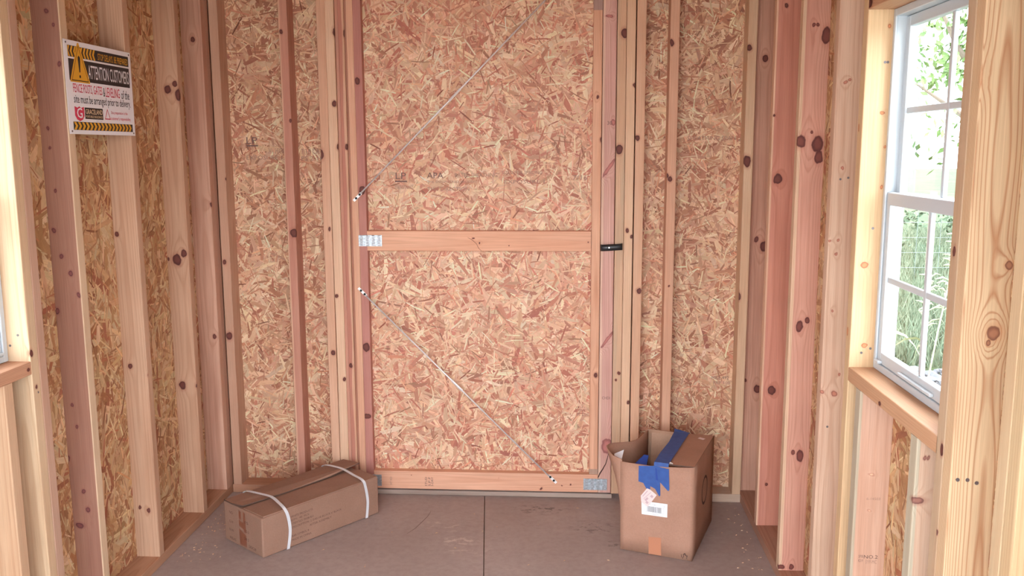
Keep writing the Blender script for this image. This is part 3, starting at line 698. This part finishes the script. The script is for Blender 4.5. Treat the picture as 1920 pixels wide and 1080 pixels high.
flat_poly('exclamation_mark', [P_(*q) for q in ((.188, .33), (.202, .33), (.212, .17), (.195, .15), (.178, .17))], SBLK, SG, sign, .0009)
flat_poly('exclamation_dot', [P_(.195+.011*math.cos(a*math.pi/4), .375+.018*math.sin(a*math.pi/4)) for a in range(8)][::-1], SBLK, SG, sign, .0009)
stxt('FENCE POSTS, GATES', SRED, .085, .50, .455, .565, off=.003)
stxt('&', SDG, .515, .545, .465, .565)
stxt('LEVELING', SRED, .555, .775, .455, .565, off=.003)
stxt('of the', SDG, .80, .935, .465, .570, off=.004)
stxt('site must be arranged prior to delivery.', SDG, .085, .945, .575, .690, off=.004)
flat_poly('shield', [P_(*q) for q in ((.085, .70), (.125, .715), (.15, .698), (.175, .715), (.215, .70), (.215, .80), (.19, .84), (.15, .86), (.11, .84), (.085, .80))][::-1], SRED, SG, sign, .0005)
stxt('G', SWHITE, .112, .188, .715, .825, off=.01)
rect(.225, .49, .705, .83, SBLK, .0005, 'logo_panel')
stxt('GRACELAND', SCRM, .235, .48, .722, .775, off=.002)
stxt('PORTABLE BUILDINGS', SCRM, .235, .48, .790, .815)
stxt('dealer copy', SDG, .38, .47, .842, .852)
rim([(.515, .822), (.605, .822), (.56, .70)], SRED, .74, .0006)
stxt('Site preparation is the', SRED, .615, .885, .722, .765, off=.002)
stxt("customer's responsibility.", SRED, .605, .935, .785, .835, off=.002)
rect(.055, .96, .865, .955, SBLK, .0003)
chevrons(.06, .94, .868, .952, 16, SYEL, 1, .0006)
for q in ((.03, .03), (.97, .03), (.03, .97), (.97, .97)):
    bm = bmesh.new(); p = SG @ Vector((*P_(*q), .0003)); add_disc(bm, p, (1, 0, 0), .003, .0012, 8)
    bm_obj('staple', bm, NAIL, sign)

# ------------------------------------------------------------------ cardboard boxes
def card(name, rgb, seed=0.0, rib=(0, 0, 1), amt=.10):
    t = NT(name); P = t.obj(); c = lin(rgb, .95)
    n1 = t.noise(t.vec('ADD', P, (seed, seed, 0)), 7, 4, .6); n2 = t.noise(P, 160, 3, .6)
    sp = t.vec('DOT_PRODUCT', P, rib)
    wv = t.math('SINE', t.math('MULTIPLY', sp, 1150.0))
    col = t.ramp(n1, [(.3, mul(c, (.90, .88, .86))), (.7, mul(c, (1.06, 1.06, 1.06)))])
    col = t.mix(1.0, col, t.ramp(n2, [(.3, (.93, .92, .91)), (.7, (1.03, 1.03, 1.03))]), 'MULTIPLY')
    t.bump(t.math('ADD', t.math('MULTIPLY', wv, .5), t.math('MULTIPLY', n1, 5)), amt, .0012)
    return t.done(col, .72, 0, .2)
CARD = card('brown_cardboard', (158, 124, 106)); CARD2 = card('tan_cardboard', (180, 139, 118), 3)
CARDE = plain('cardboard_edge_shade', (96, 74, 64), .9); CINK = plain('box_print', (98, 68, 56), .8)  # CARDE: dark corrugated edge that also paints in the flap's shadow line
KTAPE = plain('kraft_tape', (136, 84, 62), .35, spec=.5); STRAPM = plain('white_strap', (214, 216, 220), .35, spec=.5)

def panel(name, pts, th, m, parent, nrm=None, edge=None):
    """a sheet of cardboard: 3-d outline extruded by th along its normal"""
    pts = [Vector(p) for p in pts]; n = nrm or (pts[1]-pts[0]).cross(pts[2]-pts[0]).normalized()
    vs = [p for p in pts] + [p - n*th for p in pts]; k = len(pts)
    fs = [tuple(range(k)), tuple(range(2*k-1, k-1, -1))] + [(i, k+i, k+(i+1) % k, (i+1) % k) for i in range(k)]
    o = mesh_obj(name, vs, fs, m, parent)
    if edge:
        o.data.materials.append(edge)
        for p in list(o.data.polygons)[2:]: p.material_index = 1
    return o

# long strapped box
A3 = Vector((.6135, .7897, 0)); B3 = Vector((-.7897, .6135, 0))
lbx = empty('strapped_carton', (-1.143, 3.097, 0)); lbx.rotation_euler = (0, 0, math.atan2(A3.y, A3.x))
tag(lbx, 'long low brown cardboard box bound with two white straps on the floor', 'box')
LA, LB_, LH = .567, .266, .160
bm = bmesh.new(); add_box(bm, 0, LA, 0, LB_, .001, LH, .006, 3)
bm_obj('carton_body', bm, CARD, lbx)
panel('near_flap', [(.010, .003, LH+.0045), (LA-.004, .003, LH+.0045), (LA-.003, .135, LH+.0045), (.008, .135, LH+.0045)], .0040, CARD, lbx)
ff = []
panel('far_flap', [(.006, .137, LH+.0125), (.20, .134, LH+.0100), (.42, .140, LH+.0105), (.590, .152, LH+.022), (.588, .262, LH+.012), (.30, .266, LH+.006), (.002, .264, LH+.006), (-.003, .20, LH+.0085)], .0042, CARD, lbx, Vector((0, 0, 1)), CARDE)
def ribbon(name, path, wd, th, m, parent):
    """flat strap along a path in the box's own frame; its width runs along local x"""
    vs, fs = [], []
    P = [Vector(p) for p in path]
    for i, p in enumerate(P):
        t = (P[min(i+1, len(P)-1)]-P[max(i-1, 0)]).normalized(); n = Vector((1, 0, 0)).cross(t).normalized()
        for (u, v) in ((-wd/2, 0), (wd/2, 0), (wd/2, th), (-wd/2, th)): vs.append(p + Vector((u, 0, 0)) - n*v*-1)
    for i in range(len(P)-1):
        for k in range(4): fs.append((i*4+k, i*4+(k+1) % 4, i*4+4+(k+1) % 4, i*4+4+k))
    fs += [(3, 2, 1, 0), tuple(range(len(vs)-4, len(vs)))]
    return mesh_obj(name, vs, fs, m, parent)
def smoothpath(pts, n=5):
    P = [Vector(p) for p in pts]; out = []
    for i in range(len(P)-1):
        p0, p1, p2, p3 = P[max(i-1, 0)], P[i], P[i+1], P[min(i+2, len(P)-1)]
        for k in range(n):
            t = k/n; out.append(.5*((2*p1)+(p2-p0)*t+(2*p0-5*p1+4*p2-p3)*t*t+(3*p1-p0-3*p2+p3)*t**3))
    return out+[P[-1]]
ribbon('strap', smoothpath([(.109, -.003, .002), (.118, -.0035, .05), (.120, -.004, .09), (.112, -.004, .140), (.103, .004, .168), (.112, .05, .1735), (.125, .122, .176), (.110, .19, .1775), (.096, .243, .177), (.094, .266, .168), (.094, .270, .14), (.094, .270, .002)]), .013, .0012, STRAPM, lbx)
ribbon('strap', smoothpath([(.497, -.003, .002), (.503, -.0035, .05), (.5035, -.004, .085), (.494, -.004, .140), (.486, .003, .169), (.489, .07, .176), (.494, .145, .1815), (.488, .2, .182), (.481, .242, .180), (.480, .266, .170), (.480, .270, .14), (.480, .270, .002)]), .013, .0012, STRAPM, lbx)
FL = frame_mat((0, 0, 0), (1, 0, 0), (0, 0, 1), (0, -1, 0))       # front face of the long box
for s_, u0, u1, v in (('WHITE PRODUCTS', .128, .232, .121), ('QTY:  46  PCS', .128, .212, .106), ('ITEM NO: FH08 RH', .133, .233, .092), ('DESCRIPTION: 2 SHELVE BLOCK 6\' BLACK', .132, .371, .077), ('AFTER ASSEMBLY', .213, .320, .060), ('BAR SYMBOL 8', .130, .209, .042), ('MADE IN CHINA', .129, .220, .026)):
    text('box_lettering', s_, CINK, FL, u0, u1, v, v+.0085, lbx, .0006)
FE = frame_mat((0, LB_, 0), (0, -1, 0), (0, 0, 1), (-1, 0, 0))     # end face, u runs from the far corner
for s_, u0, u1, v in (('NO', .040, .066, .121), ('G.W', .038, .066, .083), ('N.W', .036, .066, .048), ('MEAS', .036, .080, .014), ('15', .150, .172, .108), ('25.0', .146, .175, .072), ('24.5', .140, .172, .040), ('58X28', .170, .220, .016)):
    text('box_lettering', s_, CINK, FE, u0, u1, v, v+.011, lbx, .0007)
for pts in (((.108, .118), (.124, .116), (.124, .148), (.108, .150)), ((.140, .070), (.155, .068), (.152, .148), (.138, .150)), ((.106, .088), (.140, .080), (.140, .106), (.106, .112)), ((.107, .012), (.156, .012), (.154, .058), (.140, .064), (.107, .076))):
    flat_poly('kraft_tape', [(q[0], q[1]) for q in pts], KTAPE, FE, lbx, .0005)

# tall open box
tb = empty('open_carton', (.209, 3.252, 0)); tb.rotation_euler = (0, 0, math.radians(-19.3))
tag(tb, 'tall open cardboard box with torn blue tape and a barcode label', 'box')
TW, TD, TH = .277, .400, .362
CIN = card('inner_cardboard', (186, 150, 126), 6)
def wallgrid(name, f, nu, nv, m, th=.0045):
    """a carton wall as a grid, given thickness along its own normals"""
    bm = bmesh.new(); g = [[bm.verts.new(f(i/nu, k/nv)) for k in range(nv+1)] for i in range(nu+1)]
    fs = [bm.faces.new((g[i][k], g[i+1][k], g[i+1][k+1], g[i][k+1])) for i in range(nu) for k in range(nv)]
    bm.normal_update()
    bmesh.ops.solidify(bm, geom=fs, thickness=th)
    return bm_obj(name, bm, m, tb, True)
def dip(u): return .010*math.sin(u*3.1)*(1-u) + .012*u        # the front rim rises a little to the right
wallgrid('front_wall', lambda u, v: (u*TW + .004*v*(-1 if u < .02 else 0), .004*math.sin(u*3.14)*v*-1, .002+v*(TH-.010+.014*u - .006*math.sin(u*3.14))), 14, 6, CARD2)
wallgrid('side_wall', lambda u, v: (TW, u*TD, .002+v*(TH+.004)), 6, 4, CARD2)
wallgrid('back_wall', lambda u, v: (TW-u*TW, TD, .002+v*TH), 8, 4, CIN)
def bul(u, v): return -.088*math.exp(-((u-.27)/.23)**2)*max(0, (v-.30)/.70)**1.1*(1 if u < .98 else 0) - .004*v
wallgrid('bulging_wall', lambda u, v: (min(0, bul(1-u, v))*(1 if 0 < u < 1 else 0), TD-u*TD, .002+v*(TH-.004+.014*math.exp(-((1-u-.3)/.2)**2))), 16, 10, CARD2)
mesh_obj('carton_base', [(0, 0, .002), (TW, 0, .002), (TW, TD, .002), (0, TD, .002), (0, 0, .006), (TW, 0, .006), (TW, TD, .006), (0, TD, .006)], [(3, 2, 1, 0), (4, 5, 6, 7), (0, 1, 5, 4), (1, 2, 6, 5), (2, 3, 7, 6), (3, 0, 4, 7)], CARD2, tb)
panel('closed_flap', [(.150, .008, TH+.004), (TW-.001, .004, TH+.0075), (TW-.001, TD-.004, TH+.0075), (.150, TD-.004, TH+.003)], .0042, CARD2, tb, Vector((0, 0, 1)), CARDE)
panel('folded_flap', [(.020, TD-.010, TH-.008), (.028, TD-.060, TH-.190), (.215, TD-.060, TH-.190), (.225, TD-.010, TH-.008)], .004, CIN, tb, Vector((0, -.96, .27)))
BLUE = plain('blue_painters_tape', (54, 86, 150), .55, var=.12, scale=45); BLUE2 = plain('blue_tape_fold', (40, 70, 146), .6)
FT = frame_mat((0, 0, TH+.006), (1, 0, 0), (0, 1, 0), (0, 0, 1))
def strip(name, rows, m, parent):
    vs = [p for r in rows for p in r]; n = len(rows)
    return mesh_obj(name, vs, [(2*k, 2*k+1, 2*k+3, 2*k+2) for k in range(n-1)], m, parent)
strip('blue_tape', [((.126, -.005, TH-.006), (.181, -.005, TH-.004)), ((.126, .0, TH+.0086), (.1815, .0, TH+.0090)), ((.122, .12, TH+.0082), (.181, .12, TH+.0088)), ((.124, .25, TH+.0078), (.178, .25, TH+.0084)), ((.116, TD-.02, TH+.010), (.177, TD-.02, TH+.0088)), ((.112, TD+.004, TH+.016), (.176, TD+.006, TH+.004)), ((.120, TD+.012, TH-.004), (.172, TD+.010, TH-.02))], BLUE, tb)
FF = frame_mat((0, -.0045, 0), (1, 0, 0), (0, 0, 1), (0, -1, 0))
flat_poly('blue_tape', [(.0682, .349), (.0684, .2872), (.0868, .2841), (.1009, .2604), (.1138, .2436), (.1143, .2753), (.126, .272), (.128, .355), (.098, .353)], BLUE, FF, tb, .0010)
flat_poly('blue_tape', [(.110, .354), (.108, .2765), (.1143, .2753), (.1326, .2675), (.1491, .2396), (.1535, .245), (.1512, .2959), (.150, .356), (.128, .357)], BLUE, FF, tb, .0013)
flat_poly('blue_tape', [(.143, .355), (.1445, .306), (.1512, .2959), (.1822, .2657), (.1866, .271), (.1835, .352)], BLUE, FF, tb, .0016)
flat_poly('tape_fold', [(.132, .350), (.135, .303), (.144, .302), (.137, .348)], BLUE2, FF, tb, .0019)
LWHITE = plain('paper_label', (238, 240, 242), .5); LPINK = plain('shipping_label', (228, 208, 204), .5); BARK = plain('barcode_ink', (70, 68, 72), .6); LGREY = plain('label_grey', (160, 158, 164), .6)
lab = flat_poly('barcode_label', [(.0834, .1597), (.1813, .1615), (.1812, .2142), (.0813, .2126)], LWHITE, FF, tb, .0010)
vs, fs = [], []; x = .1035; rb = random.Random(4)
while x < .158:
    wd = rb.choice((.0006, .0010, .0016)); k = len(vs)
    vs += [FF @ Vector(q) for q in ((x, .1745, .0014), (x+wd, .1745, .0014), (x+wd, .1950, .0014), (x, .1950, .0014))]; fs.append((k, k+1, k+2, k+3)); x += wd + rb.choice((.0007, .0011, .0016))
mesh_obj('barcode', vs, fs, BARK, lab)
def frame_line(u0, u1, v0, v1, w_, m, par, h):
    vs = [FF @ Vector((*q, h)) for q in ((u0, v0), (u1, v0), (u1, v1), (u0, v1), (u0+w_, v0+w_), (u1-w_, v0+w_), (u1-w_, v1-w_), (u0+w_, v1-w_))]
    return mesh_obj('label_border', vs, [(0, 1, 5, 4), (1, 2, 6, 5), (2, 3, 7, 6), (3, 0, 4, 7)], m, par)
frame_line(.0945, .1675, .1735, .1955, .0007, LGREY, lab, .0013)
text('label_print', '40 27 08611', LGREY, FF, .112, .142, .2015, .2055, lab, .0013)
text('label_print', 'X', LGREY, FF, .166, .172, .199, .205, lab, .0013)
text('label_print', 'G 110 30428 0066 510', LGREY, FF, .108, .160, .1650, .1685, lab, .0013)
dia = flat_poly('shipping_label', [(.0786, .2323), (.0800, .214), (.0815, .206), (.095, .199), (.1069, .1931), (.1399, .2441), (.1145, .262), (.102, .2652)], LPINK, FF, tb, .0018)
for (u0, v0, u1, v1, wd) in ((.086, .231, .104, .255, .0016), (.090, .222, .118, .252, .0010), (.096, .216, .106, .228, .004), (.118, .232, .124, .240, .005), (.100, .206, .106, .213, .005)):
    d = Vector((u1-u0, v1-v0)).normalized(); n = Vector((-d.y, d.x))*wd
    flat_poly('label_print', [(u0-n.x, v0-n.y), (u1-n.x, v1-n.y), (u1+n.x, v1+n.y), (u0+n.x, v0+n.y)], plain('label_mauve', (196, 168, 172), .6), FF, dia, .0020)
CLR = plain('clear_tape', (190, 130, 100), .18, spec=.6)
flat_poly('packing_tape', [(.1126, .003), (.1609, .005), (.1591, .0756), (.111, .0717)], CLR, frame_mat((0, 0, 0), (1, 0, 0), (0, 0, 1), (0, -1, 0)), tb, .0022)
HAND = plain('marker_ink', (58, 48, 50), .6)
bm = bmesh.new()
F0 = frame_mat((0, -.0024, 0), (1, 0, 0), (0, 0, 1), (0, -1, 0))
for st in (((.2371, .0251), (.238, .0131)), ((.2427, .0085), (.2495, .0307)), ((.2434, .0235), (.2495, .0307), (.2549, .0229)), ((.2515, .0305), (.2528, .0236), (.2592, .0203)), ((.2601, .0238), (.2569, .010))):
    add_tube(bm, [F0 @ Vector((q[0], q[1], .0010)) for q in st], .0008, 5)
bm_obj('handwriting', bm, HAND, tb)
FSD = frame_mat((TW, 0, 0), (0, 1, 0), (0, 0, 1), (1, 0, 0))
vs, fs = [], []; N_ = 28
for i in range(N_):
    a = 2*math.pi*i/N_
    for rr in (1.0, .82): vs.append(FSD @ Vector((.212+.058*rr*math.cos(a), .206+.058*rr*math.sin(a), .0012)))
for i in range(N_): fs.append((2*i, 2*((i+1) % N_), 2*((i+1) % N_)+1, 2*i+1))
mesh_obj('printed_ring', vs, fs, plain('ring_ink', (76, 48, 40), .7), tb)
panel('paper_slip', [(.222, .335, TH+.0086), (.246, .322, TH+.0088), (.252, .340, TH+.0088), (.228, .352, TH+.0086)], .0004, LPINK, tb, Vector((0, 0, 1)))
panel('paper_slip', [(.181, .006, TH+.008), (.196, .004, TH+.0078), (.193, .014, TH+.008), (.182, .018, TH+.010)], .0004, LWHITE, tb, Vector((0, 0, 1)))
panel('inner_label', [(-.058, .098, .345), (-.030, .140, .352), (-.020, .055, .318), (-.038, .045, .312)], .0005, LWHITE, tb)
panel('blue_tape', [(.030, .030, TH-.035), (.088, .030, TH-.030), (.080, .10, TH-.005), (.062, .098, TH-.004)], .0006, BLUE2, tb)

bm = bmesh.new(); add_tube(bm, [(-.640, 3.345, .0006), (-.615, 3.40, .0006), (-.598, 3.46, .0006), (-.583, 3.52, .0006), (-.577, 3.575, .0006)], [.0004, .0009, .0010, .0010, .0005], 4)
bm_obj('floor_scratch', bm, plain('scratch_dark', (112, 90, 82), .8), floor)
# ------------------------------------------------------------------ crumbs on the floor
rng = random.Random(9); vs, fs = [], []
for i in range(150):
    if i < 95: x, y = -1.47+abs(rng.gauss(0, .07)), rng.uniform(3.05, 3.68)
    elif i < 125: x, y = .74-abs(rng.gauss(0, .05)), rng.uniform(3.1, 3.7)
    else: x, y = rng.uniform(-1.0, .5), rng.uniform(3.05, 3.7)
    ax, ay = x+1.143, y-3.097; la, lb2 = ax*.6135+ay*.7897, -ax*.7897+ay*.6135
    if -.03 < la < .60 and -.03 < lb2 < .30: continue
    bx_, by_ = x-.209, y-3.252; la, lb2 = bx_*.9438-by_*.3305, bx_*.3305+by_*.9438
    if -.12 < la < .31 and -.03 < lb2 < .43: continue
    s_ = rng.uniform(.0012, .0042); a = rng.uniform(0, 6.3); k = len(vs)
    for q in range(4):
        vs.append((x+s_*math.cos(a+q*1.57)*(1.6 if q % 2 else .7), y+s_*math.sin(a+q*1.57)*(1.6 if q % 2 else .7), .0008))
    vs.append((x, y, .0008+s_*.6)); fs += [(k+q, k+(q+1) % 4, k+4) for q in range(4)]
o = mesh_obj('sawdust', vs, fs, plain('sawdust_crumb', (216, 182, 148), .8)); o['kind'] = 'stuff'
tag(o, 'pale sawdust crumbs scattered on the brown floor along the wall plates', 'sawdust')

# ------------------------------------------------------------------ outdoors, seen through the right window
GZ = -.30
ground = struct('ground')
def ground_mat():
    t = NT('meadow_ground'); P = t.obj(); n1 = t.noise(P, .8, 5, .6); n2 = t.noise(P, 9, 4, .7)
    c = t.ramp(n1, [(.35, lin((60, 74, 50))), (.65, lin((82, 90, 64)))])
    c = t.mix(t.smooth(n2, .4, .7, 0, .5), c, lin((50, 66, 42)))
    return t.done(c, .9, 0, .1)
bm = bmesh.new(); add_box(bm, -40, 60, -40, 80, GZ-.2, GZ)
bm_obj('meadow', bm, ground_mat(), ground)
box('bounce_slab', -9, 7, -14, .06, GZ+.002, GZ+.03, plain('bounce_slab_pale', (200, 194, 186), .9, var=.12, scale=14), ground)  # unseen pale slab, added to bounce daylight up onto the upper walls
rng = np.random.default_rng(5)
def leaf_mat(name, a, b):
    t = NT(name); nz = t.noise(t.obj(), 14, 2)
    return t.done(t.ramp(nz, [(.35, lin(a)), (.65, lin(b))]), .6, 0, .2)
# gravel
bm = bmesh.new(); base = bmesh.new(); rg = random.Random(3)
for i in range(420):
    y = rg.uniform(5.4, 7.35); x = y*rg.uniform(.31, .47); r = rg.uniform(.02, .07)
    v0 = len(bm.verts); ret = bmesh.ops.create_icosphere(bm, subdivisions=1, radius=r, matrix=Matrix.Translation((x, y, GZ+r*.3)) @ Matrix.Diagonal((1, rg.uniform(.7, 1.2), rg.uniform(.5, .8), 1)))
    for v in ret['verts']: v.co += Vector((rg.uniform(-1, 1), rg.uniform(-1, 1), rg.uniform(-1, 1)))*r*.16
base.free()
o = bm_obj('gravel', bm, plain('grey_stone', (98, 99, 102), .85, var=.3, scale=6)); o['kind'] = 'stuff'
tag(o, 'grey broken stones on the ground outside below the right window', 'gravel')
# meadow grass
n = 16000; yy = rng.uniform(7.4, 20, n)**1.0; xx = yy*rng.uniform(.29, .50, n); hh = rng.uniform(.10, .34, n)
an = rng.uniform(0, 2*math.pi, n); wd = rng.uniform(.006, .014, n); ln = rng.normal(0, .35, (n, 2))*hh[:, None]
vs = np.zeros((n, 3, 3)); vs[:, 0] = np.stack([xx-wd*np.cos(an), yy-wd*np.sin(an), np.full(n, GZ)], 1); vs[:, 1] = np.stack([xx+wd*np.cos(an), yy+wd*np.sin(an), np.full(n, GZ)], 1)
vs[:, 2] = np.stack([xx+ln[:, 0], yy+ln[:, 1], GZ+hh], 1)
o = mesh_obj('meadow_grass', vs.reshape(-1, 3), [(3*i, 3*i+1, 3*i+2) for i in range(n)], leaf_mat('grass_blade', (82, 98, 76), (112, 120, 98))); o['kind'] = 'stuff'
tag(o, 'pale green meadow grass growing outside the right window', 'grass')
# tall stalks near the glass
STEM = leaf_mat('dry_stem', (150, 160, 124), (176, 178, 150))
for (x, y, zt, dx, dy, lab) in ((1.80, 5.0, 1.02, -.05, .0, 'tall pale grass stalk with drooping seed head in left panes of lower sash'),
                                (1.78, 4.5, 1.12, .16, .0, 'tall pale grass stalk leaning right behind the right panes of the lower sash'),
                                (2.06, 5.2, .80, .05, .05, 'short pale grass stalk behind the right panes of the lower sash')):
    root = empty('grass_stalk', (x, y, GZ)); tag(root, lab, 'plant', 'tall grass stalks outside the window')
    H_ = zt-GZ; pts = [Vector((dx*(i/8)**1.6, dy*(i/8)**1.6, H_*i/8)) for i in range(9)]
    bm = bmesh.new(); add_tube(bm, pts, [.006-.0004*i for i in range(9)], 6); bm_obj('stem', bm, STEM, root, True)
    bm = bmesh.new(); rs = random.Random(int(x*100))
    for k in range(26):
        t_ = .72+.28*k/26; p = Vector((dx*t_**1.6, dy*t_**1.6, H_*t_)); a = rs.uniform(0, 6.3); l_ = rs.uniform(.05, .12)*(1.3-t_*.6)
        q = p+Vector((math.cos(a)*l_, math.sin(a)*l_*.6, l_*rs.uniform(-.1, .5)))
        add_tube(bm, [p, (p+q)/2+Vector((0, 0, .012)), q], [.002, .0055, .0015], 5)
    bm_obj('seed_head', bm, STEM, root)
    for k in range(3):
        z0 = H_*(.2+.2*k); a = rs.uniform(0, 6.3); d = Vector((math.cos(a), math.sin(a)*.5, 0))
        p = [Vector((dx*.2, 0, z0))+d*(.30*t_)+Vector((0, 0, .16*t_-.28*t_*t_)) for t_ in (0, .25, .5, .75, 1)]
        vs, fs = [], []
        for i_, q in enumerate(p): w_ = .009*(1-i_/4.2); vs += [q+Vector((-d.y*w_, d.x*w_, w_)), q-Vector((-d.y*w_, d.x*w_, w_))]
        fs = [(2*i_, 2*i_+1, 2*i_+3, 2*i_+2) for i_ in range(4)]
        mesh_obj('blade', vs, fs, STEM, root)
# wire fence
fence = empty('wire_fence', (4.6, 12.0, GZ)); tag(fence, 'pale square wire fence crossing the meadow beyond the right window', 'fence')
WIRE = plain('fence_wire', (122, 130, 126), .5, .2)
for z in (.06, .26, .46, .66, .86, 1.06):
    bm = bmesh.new(); add_tube(bm, [(-2.2, 0, z), (0, 0, z-.006), (2.6, 0, z)], .0032, 5); bm_obj('line_wire', bm, WIRE, fence)
for i in range(16):
    x = -2.1+.3*i; bm = bmesh.new(); add_tube(bm, [(x, .004, .05), (x+.004, .004, 1.07)], .0028, 5); bm_obj('stay_wire', bm, WIRE, fence)
for x in (-2.2, .2, 2.6):
    bm = bmesh.new(); add_tube(bm, [(x, .05, 0), (x, .05, 1.25)], .045, 10); bm_obj('fence_post', bm, plain('post_wood', (150, 138, 118), .85), fence)
# trees and shrubs
def foliage(name, c, rad, count, size, m, parent, seed):
    r = np.random.default_rng(seed); d = r.normal(0, 1, (count, 3)); d /= np.linalg.norm(d, axis=1)[:, None]
    cl = r.normal(0, .55, (24, 3)); p = cl[r.integers(0, 24, count)] + r.normal(0, .23, (count, 3)); p = np.array(c) + p*np.array(rad)
    u = r.normal(0, 1, (count, 3)); u /= np.linalg.norm(u, axis=1)[:, None]; v = np.cross(u, d); v /= np.linalg.norm(v, axis=1)[:, None]
    s_ = r.uniform(.6, 1.3, count)[:, None]*size
    q = np.stack([p-u*s_, p-v*s_*.45, p+u*s_, p+v*s_*.45], 1).reshape(-1, 3)
    o = mesh_obj(name, q, [(4*i, 4*i+1, 4*i+2, 4*i+3) for i in range(count)], m, parent); o['kind'] = 'stuff'; return o
LEAF = leaf_mat('tree_leaf', (84, 112, 62), (116, 142, 88)); BARKM = plain('tree_bark', (120, 108, 96), .9)
tree = empty('leafy_tree', (3.62, 8.3, GZ)); tag(tree, 'leafy green tree filling the right panes of the upper window sash', 'tree')
bm = bmesh.new(); add_tube(bm, [(.35, .1, 0), (.30, .1, 1.2), (.2, 0, 2.2), (.1, 0, 3.4)], [.10, .085, .06, .03], 8); bm_obj('trunk', bm, BARKM, tree)
for q in (((.27, .05, 1.6), (-.1, 0, 2.1), (-.5, .1, 2.4)), ((.2, 0, 2.2), (-.15, .1, 2.7), (-.4, .1, 3.2)), ((.28, .1, 1.4), (.6, .2, 2.0), (.9, .2, 2.6))):
    bm = bmesh.new(); add_tube(bm, q, [.04, .025, .01], 6); bm_obj('branch', bm, BARKM, tree)
foliage('foliage', (.05, 0, 2.6), (.62, .6, .70), 1500, .045, LEAF, tree, 8)
for i, (x, y, s_, lab) in enumerate(((4.7, 14.6, .75, 'low green shrub beyond the wire fence, seen in the left lower panes'), (7.6, 16.6, .85, 'low green shrub beyond the wire fence, seen in the right lower panes'))):
    sb = empty('meadow_shrub', (x, y, GZ)); tag(sb, lab, 'shrub')
    bm = bmesh.new()
    for k in range(5):
        a = k*1.256; add_tube(bm, [(0, 0, 0), (.2*math.cos(a), .2*math.sin(a), .35*s_), (.45*math.cos(a), .4*math.sin(a), .75*s_)], [.02, .014, .006], 5)
    bm_obj('stem', bm, BARKM, sb)
    foliage('foliage', (0, 0, .55*s_), (.95*s_, .5*s_, .42*s_), 2200, .05, leaf_mat('shrub_leaf', (66, 84, 64), (90, 108, 84)), sb, 20+i)
